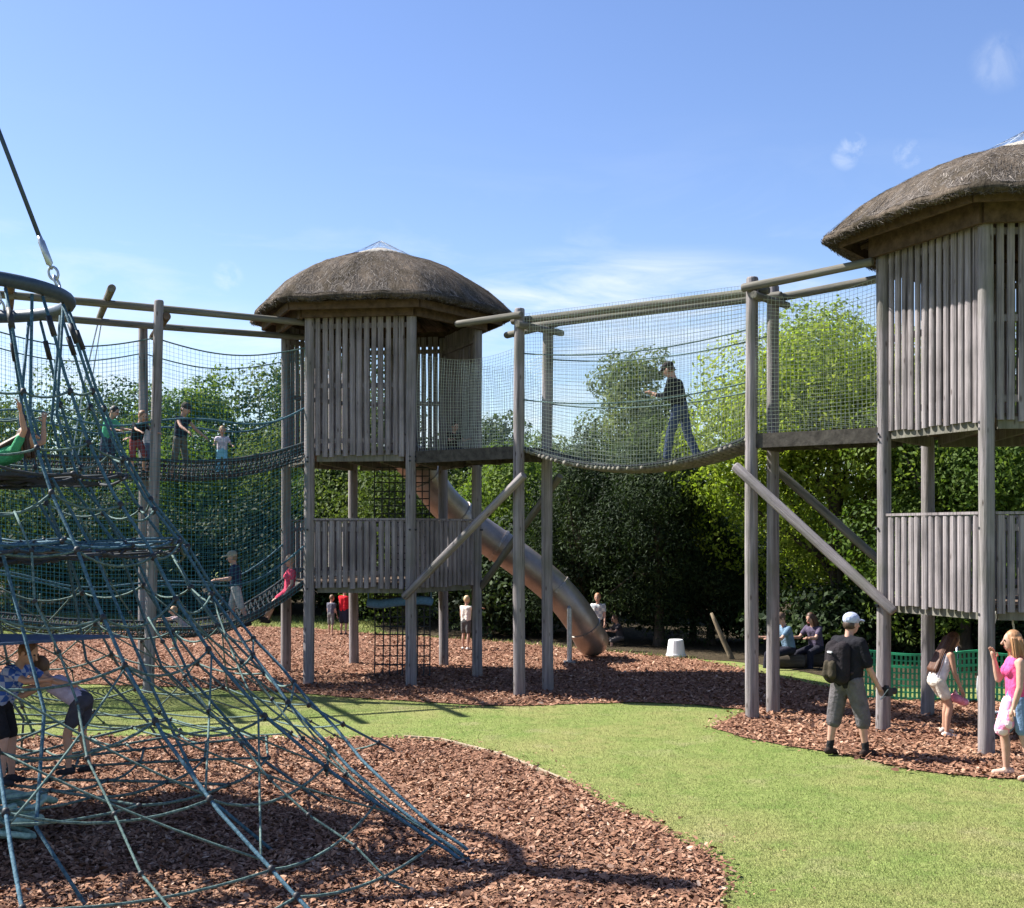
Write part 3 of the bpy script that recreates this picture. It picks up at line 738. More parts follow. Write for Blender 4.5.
def cpt(th, z, dr=0): r = rad(z)+dr; return Vector((MC.x+r*math.cos(th), MC.y+r*math.sin(th), z))
twist = [random.uniform(-.05, .05) for _ in range(NS)]
def thz(i, z):
    i = i % NS; k = max(0, min(1, (2.2-z)/2.1)); k = k*k*(3-2*k)
    tgt = {1: TH[0]+.02, 2: TH[0]+.05}.get(i, TH[i])       # neighbouring ropes run down to a shared anchor
    return TH[i]+(tgt-TH[i])*k+twist[i]*math.sin(z*1.3)*.7*(1-k)
for i in range(NS):
    zs = [p[1] for p in PR]; pts = []
    zz = []
    for a, b in zip(zs[:-1], zs[1:]): zz += [a, (a+b)/2]
    zz.append(0.0)
    for z in zz: pts.append(cpt(thz(i, z), z, 0 if z > 4.8 else .015))
    gp = pts[-1]; pts[-1] = Vector((gp.x, gp.y, gz(gp.x, gp.y)-.03))
    mb = PB(); mb.tube(pts, .0155, 7, 0)
    mb.tube([pts[0]+Vector((0, 0, .14)), pts[0]], .012, 6, 1); mb.tube([pts[1], pts[1].lerp(pts[0], .5)], .028, 7, 1)
    mb.ball(pts[-1]+Vector((0, 0, .03)), .04, 1, 8)
    mb.build('climbing_rope', [M['rope'], M['clamp']], cn, smooth=True)
lev = [4.05, 3.5, 3.02, 2.6, 2.12, 1.66, 1.2, .78, .40, .15]
for li, z in enumerate(lev):
    mb = PB()
    for i in range(NS):
        za = z+.07*math.sin(i*2.1+li*1.7); zb = z+.07*math.sin((i+1)*2.1+li*1.7)
        a = cpt(thz(i, za), za, .01); b = cpt(thz(i+1, zb), zb, .01)
        if (li >= 7 and i in (1, 2)) or (li >= 8 and i == 0): continue
        sag = random.uniform(.05, .16)*(1 if li > 1 else .5)
        mb.tube(catenary(a, b, sag, 8), .0118, 6, 0); mb.ball(a, .031, 1, 8, (1, 1, 1.3))
    mb.build('cross_rope', [M['rope2'], M['clamp']], cn, smooth=True)
for i in [q for q in range(NS) if q not in (1, 2)]:   # thinner ropes that start half way down between the main ones
    z1 = (2.6, 3.02, 2.12)[i % 3]; mid = lambda z: (thz(i, z)+thz(i+1, z)+(2*math.pi if i == NS-1 else 0))/2
    pts = [cpt(mid(z1*(1-k/9)**1.25)+random.uniform(-.02, .02), z1*(1-k/9)**1.25, .0) for k in range(10)]; pts[0] = cpt(mid(z1), z1-.09, -.01)
    mb = PB(); mb.tube(pts, .0105, 6, 0)
    for p in pts[1:-1]: mb.ball(p, .024, 1, 6)
    mb.build('thin_rope', [M['rope2'], M['clamp']], cn, smooth=True)
for k in range(3):   # criss-cross cords low on the flanks
    for i in range(NS):
        z1, z2 = ((1.2, .4), (1.66, .78), (2.12, 1.2))[k]
        for (q1, q2) in ((i, i+1), (i+1, i)):
            if random.random() > .6 or i in (1, 2): continue
            mb = PB(); mb.tube(catenary(cpt(thz(q1, z1), z1), cpt(thz(q2, z2), z2), .05, 6), .0098, 5, 0)
            mb.build('diagonal_rope', M['rope2'], cn, smooth=True)
# inner ropes and net platforms
def web(name, z, r1, rings, spokes, r, mat, ang0=0, tilt=0):
    mb = PB()
    P = lambda q, a: Vector((MC.x+q*math.cos(a), MC.y+q*math.sin(a), z+tilt*math.cos(a)*q-.05*math.cos(q*2.0/r1*1.5)+.03*math.sin(a*5)))
    for k in range(spokes):
        a = ang0+2*math.pi*k/spokes
        mb.tube([P(q, a) for q in np.linspace(.12, r1, 6)], r, 6, 0)
    for j in range(1, rings+1):
        q = r1*j/rings
        for k in range(spokes):
            a = ang0+2*math.pi*k/spokes; b = ang0+2*math.pi*(k+1)/spokes
            mb.tube(catenary(P(q, a), P(q, b), .04, 4), r*.9, 6, 0); mb.ball(P(q, a), r*2.0, 1, 6)
    mb.build(name, [mat, M['clamp']], cn, smooth=True)
web('net_platform', 2.62, 2.2, 5, 18, .013, M['rope'])
web('net_platform', 2.50, 2.25, 4, 18, .013, M['dkrope'], .17, .02)
web('net_platform', .52, 3.1, 5, 18, .014, M['rope2'], .05)
web('net_platform', 3.25, 1.7, 4, 14, .016, M['dkrope'])
for i in range(12):   # inner cords that tie the storeys together
    a = R(30*i+8); mb = PB()
    mb.tube([(MC.x+q*math.cos(a+o), MC.y+q*math.sin(a+o), z) for q, z, o in ((1.12, 4.95, 0), (1.05, 3.9, .05), (1.25, 3.25, .1), (1.75, 2.6, .05), (2.3, 1.3, .12), (3.0, .52, .0), (3.6, .03, .05))], .016, 6)
    mb.build('inner_rope', M['rope'], cn, smooth=True)
def slab(name, pts, th, mat, nsub=6):
    mb = PB(); c = sum((Vector(p) for p in pts), Vector())/len(pts); n = len(pts)
    ed = []
    for i in range(n):
        a, b = Vector(pts[i]), Vector(pts[(i+1) % n])
        for k in range(nsub):
            p = a.lerp(b, k/nsub); s = math.sin(math.pi*k/nsub)*.10; ed.append(p+(c-p).normalized()*s)
    k = len(ed); up = Vector((0, 0, th/2))
    vs = [p+up for p in ed]+[p-up for p in ed]+[c+up-Vector((0, 0, .05)), c-up-Vector((0, 0, .05))]
    fs = [(i, (i+1) % k, 2*k) for i in range(k)]+[((i+1) % k+k, i+k, 2*k+1) for i in range(k)]+[(i, i+k, (i+1) % k+k, (i+1) % k) for i in range(k)]
    mb.add(vs, fs); return mb.build(name, mat, cn)
def pol(a, q, z): return (MC.x+q*math.cos(R(a)), MC.y+q*math.sin(R(a)), z)
slab('rubber_membrane', [pol(-28, 2.35, 1.86), pol(-95, 1.9, 1.74), pol(-160, 2.3, 1.82), pol(120, .5, 1.76)], .022, M['membrane'])
slab('rubber_membrane', [pol(20, 2.0, 2.6), pol(90, 2.0, 2.55), pol(150, 2.0, 2.6), pol(-70, .8, 2.56)], .022, M['membrane'])
slab('rubber_membrane', [pol(-40, 1.45, 3.27), pol(30, 1.45, 3.25), pol(150, 1.5, 3.27), pol(-140, 1.5, 3.27)], .03, M['dkrope'])
# a loose bundle of pale green webbing at the foot of the net
mb = PB()
for q in range(9):
    c = Vector((-4.75+random.uniform(-.2, .25), 10.75+random.uniform(-.3, .3), .10+.03*q)); pts = []
    ax, ay, ph = random.uniform(.3, .55), random.uniform(.16, .32), random.uniform(0, 6)
    for j in range(18):
        a = 2*math.pi*j/18; pts.append(c+Vector((ax*math.cos(a), ay*math.sin(a+ph*.1), .05*math.sin(2*a+ph))))
    mb.tube(pts, .03, 7, closed=True)
tag(mb.build('webbing_coil', M['ropeg'], origin=(-4.7, 10.75, 0), smooth=True), 'pale green coil of webbing lying under the climbing net', 'rope coil')

# ------------------------------------------------------------------ tube slide behind the middle tower
random.seed(12)
sl = thing('tube_slide', 'copper brown tube slide curving down behind the middle tower', 'slide', (1.9, 25.9, 0))
kp = [(-2.35, 24.75, 4.5)]+[((x-512)/F*Y, Y, zat(y, Y)) for x, y, Y in ((421, 471, 25.3), (442, 500, 25.7), (463, 520, 26.0), (486, 537, 26.1), (521, 561, 26.1), (556, 590, 26.1), (577, 615, 26.15), (588, 634, 26.3))]+[(1.74, 26.5, .40), (1.80, 26.8, .36)]
def spline(k, m=5):
    k = [Vector(p) for p in k]; out = []
    for i in range(len(k)-1):
        a, b, c2, d = k[max(0, i-1)], k[i], k[i+1], k[min(len(k)-1, i+2)]
        for j in range(m):
            t = j/m; out.append(.5*((2*b)+(c2-a)*t+(2*a-5*b+4*c2-d)*t*t+(3*b-a-3*c2+d)*t**3))
    out.append(k[-1]); return out
sp = spline(kp); mb = PB(); n0 = len(sp)
mb.tube(sp, .36, 22, caps=False); mb.tube(sp, .345, 22, caps=False)
k = len(sp)*22
mb.f += [((len(sp)-1)*22+j, (len(sp)-1)*22+(j+1) % 22, k+(len(sp)-1)*22+(j+1) % 22, k+(len(sp)-1)*22+j) for j in range(22)]; mb.m += [0]*22; mb.t += [.5]*22
mb.build('tube', M['slide'], sl, smooth=True)
for i in range(6, n0-6, 8):
    mb = PB(); d = (sp[i+1]-sp[i]).normalized(); mb.tube([sp[i]-d*.03, sp[i]-d*.028, sp[i]+d*.028, sp[i]+d*.03], [.362, .388, .388, .362], 22, caps=False); mb.build('flange', M['slideflange'], sl, smooth=False)
mb = PB(); p = Vector((1.22, 26.0, 0)); mb.tube([(1.22, 25.45, -.1), (1.22, 25.45, 1.15)], .055, 10); mb.box((1.22, 25.45, .02), (.25, .25, .03)); mb.tube([(1.22, 25.45, 1.1), (1.22, 25.75, 1.15)], .04, 8)
mb.build('support_leg', M['steel'], sl, smooth=False)

# ------------------------------------------------------------------ cargo nets under and inside the middle tower
random.seed(14)
mb = PB()
def cargo(u, v): return (-2.62+1.05*u, 23.0+.12*math.sin(v*3), 1.72-1.70*v)
net(mb, cargo, 8, 9, .014, 8, 12, 5, .025)
tag(mb.build('cargo_net', M['dkrope'], origin=(-2.1, 23.0, 0)), 'black cargo net hanging to the ground beneath the middle tower', 'cargo net', 'cargo nets at the middle tower')
mb = PB()
def cargo2(u, v): return (-2.75+1.1*u, 24.1, 4.05-2.15*v)
net(mb, cargo2, 8, 14, .013, 8, 12, 5, .02)
tag(mb.build('cargo_net', M['dkrope'], origin=(-2.2, 24.1, 1.9)), 'black cargo net strung between the two decks of the middle tower', 'cargo net', 'cargo nets at the middle tower')
mb = PB(); pts = [(-2.75, 22.9, 1.42), (-2.5, 22.85, 1.40), (-2.1, 22.82, 1.45), (-1.72, 22.85, 1.47), (-1.55, 22.95, 1.44)]
mb.tube(spline(pts), .085, 10); mb.tube([(-2.75, 22.95, 1.5), (-2.75, 22.95, 1.74)], .015, 6); mb.tube([(-1.55, 22.95, 1.5), (-1.55, 22.95, 1.74)], .015, 6)
tag(mb.build('padded_bar', M['padblue'], origin=(-2.1, 22.9, 1.4), smooth=True), 'blue padded bar slung under the deck above the black net', 'padded bar')

# ------------------------------------------------------------------ green mesh fence, bent pole, rope at the right tower
gf = thing('mesh_fence', 'low bright green plastic mesh fence behind the right tower', 'fence', (7.2, 19.6, 0))
mb = PB(); fa = Vector((5.62, 19.95, 0)); fb = Vector((11.2, 18.7, 0))
def gfn(u, v):
    p = fa.lerp(fb, u); return (p.x, p.y+.05*math.sin(u*25), .03+(.80-.08*abs(math.sin(u*9)))*v)
for i in range(86):
    u = i/85; a = gfn(u, 0); b = gfn(u, 1); w = .019
    mb.add([(a[0]-w, a[1], a[2]), (a[0]+w, a[1], a[2]), (b[0]+w, b[1], b[2]), (b[0]-w, b[1], b[2]), (a[0]-w, a[1]+.006, a[2]), (a[0]+w, a[1]+.006, a[2]), (b[0]+w, b[1]+.006, b[2]), (b[0]-w, b[1]+.006, b[2])],
           [(0, 1, 2, 3), (7, 6, 5, 4), (0, 3, 7, 4), (1, 5, 6, 2)])
for j in range(8):
    v = j/7; mb.tube([Vector(gfn(i/60, v))+Vector((0, -.004, 0)) for i in range(61)], .016 if j not in (0, 7, 5) else .028, 4)
mb.build('mesh_panel', M['green_net'], gf)
for u in (.01, .3, .62, .97):
    a = gfn(u, 0); mb = PB(); mb.tube([(a[0], a[1]+.05, -.2), (a[0], a[1]+.05, .92)], .018, 8); mb.build('stake', M['steel'], gf, smooth=True)
bpole = thing('bent_pole', 'bent pale pole with dark bands under the right tower', 'play pole', (7.25, 18.2, 0))
pp = spline([(7.38, 18.2, 1.75), (7.28, 18.2, 1.32), (7.16, 18.2, .95), (7.08, 18.2, .5), (7.1, 18.2, .2), (7.2, 18.2, .04), (7.45, 18.2, .02)])
mb = PB(); mb.tube(pp, .032, 10); mb.build('tube', M['white_plastic'], bpole, smooth=True)
for i in (6, 10, 13, 20):
    mb = PB(); mb.tube(pp[i:i+2], .035, 10); mb.build('band', M['black_rubber'], bpole, smooth=True)
mb = PB(); mb.tube([(6.55, 15.75, 1.74), (6.62, 15.72, 1.2), (6.75, 15.7, .5), (6.8, 15.7, .1)], .014, 6)
tag(mb.build('hanging_rope', M['white_plastic'], origin=(6.8, 15.7, 0), smooth=True), 'thin pale rope hanging from the lower deck of the right tower', 'rope')

# ------------------------------------------------------------------ trees
def ico(): return rng.normal(size=3)
def leafmesh(name, cen, rad3, n, size, mat, parent, seed, droop=0.0, flat=1.0, shell=.78):
    r = np.random.default_rng(seed)
    w = (rad3.prod(1))**(2/3); k = r.choice(len(cen), n, p=w/w.sum())
    d = r.normal(size=(n, 3)); d /= np.linalg.norm(d, axis=1)[:, None]
    q = shell+(1.08-shell)*r.random(n)**.7
    ins = r.random(n) < .22; q[ins] *= r.random(ins.sum())**.5
    p = cen[k]+d*rad3[k]*q[:, None]+r.normal(0, .05, (n, 3))
    nm = d*1.0+r.normal(size=(n, 3))*.62+np.array([0, 0, .35]); nm /= np.linalg.norm(nm, axis=1)[:, None]
    t = r.normal(size=(n, 3)); t[:, 2] -= droop; t -= nm*(t*nm).sum(1)[:, None]; t /= np.linalg.norm(t, axis=1)[:, None]
    b = np.cross(nm, t); s = size*r.uniform(.6, 1.35, n)
    L = (s*1.0)[:, None]; W = (s*.42*flat)[:, None]
    V = np.stack([p-t*L*.5, p+b*W*.5+nm*L*.06, p+t*L*.55, p-b*W*.5+nm*L*.06], 1).reshape(-1, 3)
    i = np.arange(n)*4
    ct = r.random(len(cen)); tone = np.clip(.5+(ct[k]-.5)*.6+r.normal(0, .17, n), 0, 1)
    return np_mesh(name, V, np.stack([i, i+1, i+2, i+3], 1), mat, parent, base_of(parent), tone)
def leaf_mat(name, dk, md, lt, trans=.4):
    return tone_mat(name, [(0, dk), (.5, md), (1, lt)], .65, trans, (1.25, 1.3, .6), spec=.14)
LM = {
 'mid': leaf_mat('oak_leaf', (.016, .035, .012), (.036, .064, .021), (.075, .112, .038)),
 'lush': leaf_mat('sycamore_leaf', (.042, .08, .016), (.085, .138, .028), (.15, .205, .052), .45),
 'bright': leaf_mat('maple_leaf', (.10, .155, .018), (.20, .265, .04), (.30, .345, .085), .58),
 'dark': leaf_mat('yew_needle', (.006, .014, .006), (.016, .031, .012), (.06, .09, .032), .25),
 'pale': leaf_mat('willow_leaf', (.06, .09, .04), (.105, .14, .06), (.165, .195, .09)),
 'olive': leaf_mat('hazel_leaf', (.035, .062, .016), (.07, .104, .028), (.12, .155, .05)),
}
def tree(name, label, x, y, H, cw, cb, n, size, mat, seed, kind='round', bark='bark', group=None, trunkr=None, cd=None, lean=0.0, nclump=None):
    r = np.random.default_rng(seed); z0 = gz(x, y)
    root = thing(name, label, 'tree', (x, y, z0), group)
    cd = cd or cw; ch = (H-cb)/2; cz = z0+cb+ch
    nc = nclump or int(26+cw*6)
    cen = []; rr = []
    for i in range(nc):
        d = r.normal(size=3); d /= np.linalg.norm(d); q = r.uniform(.45, 1.0)
        p = np.array([d[0]*cw/2*q, d[1]*cd/2*q, d[2]*ch*q])
        if kind == 'cone':
            f = 1-.75*max(0, (p[2]+ch)/(2*ch))**1.2; p[0] *= f*1.15; p[1] *= f*1.15
        k = r.uniform(.10, .27)*(.8 if kind == 'cone' else 1)
        cen.append(p+np.array([x, y, cz])); base = (cw+cd)/2
        rr.append([k*base*r.uniform(.8, 1.25), k*base*r.uniform(.8, 1.25), k*min(base, 2*ch)*r.uniform(.7, 1.0)])
    cen.append(np.array([x, y, cz])); rr.append([cw*.32, cd*.32, ch*.7])
    cen = np.array(cen); rr = np.array(rr)
    leafmesh('crown', cen, rr, n, size, mat, root, seed+1, droop=.6 if kind == 'cone' else .25, flat=1.25 if kind != 'cone' else .62)
    tr = trunkr or .06+H*.014; mb = PB()
    tx, ty = x+lean*.4, y
    mb.tube([(x, y, z0-.2), (x, y, z0+.1), (x+lean*.1, y, z0+cb*.6+.3), (x+lean*.25, y, cz-ch*.2), (tx, ty, cz+ch*.5)], [tr*1.5, tr*1.15, tr*.9, tr*.6, tr*.15], 10)
    for i in r.choice(len(cen), min(9, len(cen)), replace=False):
        zb = z0+cb*.5+r.uniform(.2, .9)*(cz-z0-cb*.5); a = Vector((x+lean*.2, y, zb)); e = Vector(cen[i])
        m = a.lerp(e, .5)+Vector((0, 0, -.1*(e-a).length*.3))
        mb.tube([a, m, e], [tr*.45, tr*.28, tr*.08], 6)
    mb.build('trunk', M[bark], root, smooth=True)
    return root
SD = 100
def T(*a, **k):
    global SD; SD += 10
    return tree(*a, SD, **k)
# left row beyond the grass strip
gL = 'trees along the left side'
specs = [(-23.5, 44, 8.6, 7, 'mid', 'leafy tree outside the left edge of the picture, furthest left of the row'),
 (-18.8, 45, 8.9, 6.0, 'olive', 'olive green tree at far left seen through the climbing net'),
 (-15.4, 47, 9.3, 6.2, 'mid', 'rounded tree behind the ring of the climbing net'),
 (-12.0, 45, 9.6, 4.0, 'lush', 'leafy tree behind the leaning post of the left rope bridge'),
 (-9.5, 46, 8.7, 4.6, 'olive', 'mid green tree over the sagging upper walkway of the left bridge'),
 (-6.9, 44, 9.8, 4.4, 'mid', 'tallest green tree of the left row, close to the middle tower')]
for i, (x, y, H, w, m, lab) in enumerate(specs):
    T('broadleaf_tree', lab, x, y, H, w, .9, 24000, .165, LM[m], group=gL)
specs = [(-16.5, 40.5, 5.4, 5.5, 'olive', 'low yellowish bush under the left trees behind the climbing net'),
 (-11.0, 41, 5.9, 4.8, 'lush', 'bright bushy tree in front of the left row under the upper walkway'),
 (-8.0, 41.0, 6.2, 4.6, 'olive', 'sunlit bushy tree just left of the middle tower')]
for i, (x, y, H, w, m, lab) in enumerate(specs):
    T('bushy_tree', lab, x, y, H, w, .25, 20000, .15, LM[m], group='bushy trees below the left row')
T('dark_tree', 'dark shrub mass with leaning trunk behind the lower left bridge', -12.4, 39.5, 4.4, 6.4, .4, 18000, .15, LM['dark'], lean=-1.6)
T('dark_tree', 'dark low shrub left of the middle tower behind the navy shirted boy', -8.3, 39.0, 3.8, 4.6, .5, 14000, .15, LM['dark'])
# behind the middle tower
T('broadleaf_tree', 'dark leafy tree directly behind the middle tower', -4.6, 39.5, 7.6, 5.2, .9, 24000, .15, LM['mid'], group='trees behind the middle tower')
T('bushy_tree', 'sunlit hazel bush seen between the decks of the middle tower', -3.2, 36.0, 5.4, 4.6, .7, 22000, .13, LM['olive'], group='trees behind the middle tower')
T('broadleaf_tree', 'dark tree showing its top between the middle tower and the bridge post', -.9, 40, 7.4, 3.0, .6, 18000, .15, LM['mid'], group='trees behind the middle tower')
T('bushy_tree', 'bright yellow green bush above the tube slide', .1, 34.5, 5.3, 3.2, 1.2, 22000, .12, LM['lush'], group='trees behind the middle tower')
# dark yews in the centre
gY = 'dark yews behind the rope bridge'
T('yew_tree', 'dark yew above the foot of the tube slide', 1.75, 30.5, 5.4, 3.7, .1, 36000, .105, LM['dark'], kind='cone', group=gY)
T('yew_tree', 'broadest dark yew right under the middle of the rope bridge', 3.6, 29.3, 5.8, 4.2, .05, 46000, .105, LM['dark'], kind='cone', group=gY)
T('yew_tree', 'dark yew half hidden by the bright maple', 4.9, 29.6, 3.9, 2.6, .05, 30000, .105, LM['dark'], kind='cone', group=gY)
T('bushy_tree', 'soft olive bush seen through the bridge netting left of the walking man', 2.1, 38.5, 6.0, 3.6, .5, 18000, .15, LM['pale'], group='trees seen through the bridge netting')
T('bushy_tree', 'olive green bush seen through the netting below the walking man', 4.7, 38.0, 6.3, 3.8, .5, 18000, .15, LM['olive'], group='trees seen through the bridge netting')
T('tall_tree', 'pale rounded tall tree far off, seen behind the walking man', 6.2, 60, 11.6, 4.6, 3.5, 16000, .22, LM['pale'])
# bright tree on the right and its neighbours
T('maple_tree', 'large bright yellow green maple behind the right bridge posts', 7.3, 27.0, 8.0, 6.0, .55, 100000, .11, LM['bright'], cd=4.6, nclump=75)
T('chestnut_tree', 'fresh green leafy tree behind the lower deck of the right tower', 9.3, 24.6, 5.3, 5.0, .6, 50000, .115, LM['lush'], cd=3.6)
T('chestnut_tree', 'green leafy tree right of the maple behind the right tower', 12.6, 26.5, 8.2, 6.4, 1.0, 36000, .15, LM['lush'])
T('chestnut_tree', 'leafy tree outside the right edge of the picture', 17.5, 27, 8.4, 6.8, 1.0, 16000, .2, LM['mid'])
# wood closing off the view
for i in range(15):
    x = -34+i*4.9+random.uniform(-1, 1); y = 52+random.uniform(-2, 4)
    hh = 4.6 if .5 < x < 9.5 else 5.9
    T('wood_tree', 'one of the dark trees of the wood closing the view behind', x, y, hh+random.uniform(-.5, .4), 6.4, .1, 11000, .25, LM['mid'], group='dark trees of the wood behind')
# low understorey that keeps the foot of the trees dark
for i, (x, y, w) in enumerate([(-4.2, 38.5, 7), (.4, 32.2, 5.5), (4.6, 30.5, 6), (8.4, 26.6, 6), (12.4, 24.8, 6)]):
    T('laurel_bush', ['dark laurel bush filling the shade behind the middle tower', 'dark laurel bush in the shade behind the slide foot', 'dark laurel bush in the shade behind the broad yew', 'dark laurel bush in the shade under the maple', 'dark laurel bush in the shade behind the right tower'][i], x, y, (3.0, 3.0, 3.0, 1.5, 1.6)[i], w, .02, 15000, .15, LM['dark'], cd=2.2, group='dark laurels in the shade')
# pale leaning trunk near the maple
mb = PB(); mb.tube([(4.80, 26.0, -.1), (4.74, 26.05, .1), (4.58, 26.1, .45), (4.42, 26.2, .85), (4.36, 26.25, 1.0)], [.07, .065, .055, .045, .03], 8)
tag(mb.build('tree_stump', M['palebark'], origin=(4.8, 26.0, 0), smooth=True), 'short pale leaning stump in front of the dark yews', 'tree stump')

# ------------------------------------------------------------------ people
def rings_capsule(bm, p0, p1, r0, r1, n=10):
    p0 = Vector(p0); p1 = Vector(p1); d = p1-p0
    if d.length < 1e-6: d = Vector((0, 0, 1e-4))
    t = d.normalized(); a = t.orthogonal().normalized(); b = t.cross(a)
    st = []
    for k in (80, 45, 15): st.append((p0-t*r0*math.sin(R(k)), r0*math.cos(R(k))))
    st.append((p0, r0)); st.append((p1, r1))
    for k in (15, 45, 80): st.append((p1+t*r1*math.sin(R(k)), r1*math.cos(R(k))))
    rg = [[bm.verts.new(c+(a*math.cos(2*math.pi*j/n)+b*math.sin(2*math.pi*j/n))*r) for j in range(n)] for c, r in st]
    for i in range(len(rg)-1):
        for j in range(n): bm.faces.new((rg[i][j], rg[i][(j+1) % n], rg[i+1][(j+1) % n], rg[i+1][j]))
    bm.faces.new(rg[0][::-1]); bm.faces.new(rg[-1])
def ell(bm, c, r, q=None):
    m = Matrix.Translation(Vector(c)) @ (q.to_matrix().to_4x4() if q is not None else Matrix()) @ Matrix.Diagonal((*r, 1))
    bmesh.ops.create_uvsphere(bm, u_segments=14, v_segments=9, radius=1.0, matrix=m)
def soft(prims, vox, extra=None, iters=4):
    bm = bmesh.new()
    for p in prims:
        if p[0] == 'c': rings_capsule(bm, *p[1:])
        else: ell(bm, *p[1:])
    me = bpy.data.meshes.new('tmp'); bm.to_mesh(me); bm.free()
    ob = bpy.data.objects.new('tmp', me); COL.objects.link(ob)
    md = ob.modifiers.new('r', 'REMESH'); md.mode = 'VOXEL'; md.voxel_size = vox; md.use_smooth_shade = True
    ms = ob.modifiers.new('s', 'SMOOTH'); ms.factor = .5; ms.iterations = iters
    dg = bpy.context.evaluated_depsgraph_get(); out = bpy.data.meshes.new_from_object(ob.evaluated_get(dg))
    bpy.data.objects.remove(ob); bpy.data.meshes.remove(me)
    if extra:
        bm = bmesh.new(); bm.from_mesh(out)
        for p in extra:
            if p[0] == 'c': rings_capsule(bm, *p[1:], 6)
            else: ell(bm, *p[1:])
        bm.to_mesh(out); bm.free()
        out.polygons.foreach_set('use_smooth', [True]*len(out.polygons))
    return out
CM = {}
def cloth(c, check=None):
    key = (c, check)
    if key not in CM:
        m = noise_mat('cloth', [(0.3, sc(c, .72)), (0.7, sc(c, 1.25))], (1, 1, 1), 9, 5, .9, .9, .035, .1)
        if check:
            nt = m.node_tree; b = nt.nodes['Principled BSDF']; tc = N(nt, 'ShaderNodeTexCoord'); w = N(nt, 'ShaderNodeTexChecker', Scale=check[1])
            w.inputs[1].default_value = (*c, 1); w.inputs[2].default_value = (*check[0], 1)
            nt.links.new(tc.outputs['Object'], w.inputs[0]); nt.links.new(w.outputs[0], b.inputs['Base Color'])
        CM[key] = m
    return CM[key]
SKIN = noise_mat('skin', [(0.3, (.38, .215, .155)), (0.7, (.50, .30, .225))], (1, 1, 1), 9, 4, .6, .05, .005, .35)
SKINT = noise_mat('tanned_skin', [(0.3, (.36, .195, .13)), (0.7, (.45, .255, .175))], (1, 1, 1), 9, 4, .6, .05, .005, .35)
def hairm(c): return noise_mat('hair', [(0.3, sc(c, .6)), (0.7, sc(c, 1.35))], (30, 30, 5), 1.0, 5, .55, .6, .01, .4)
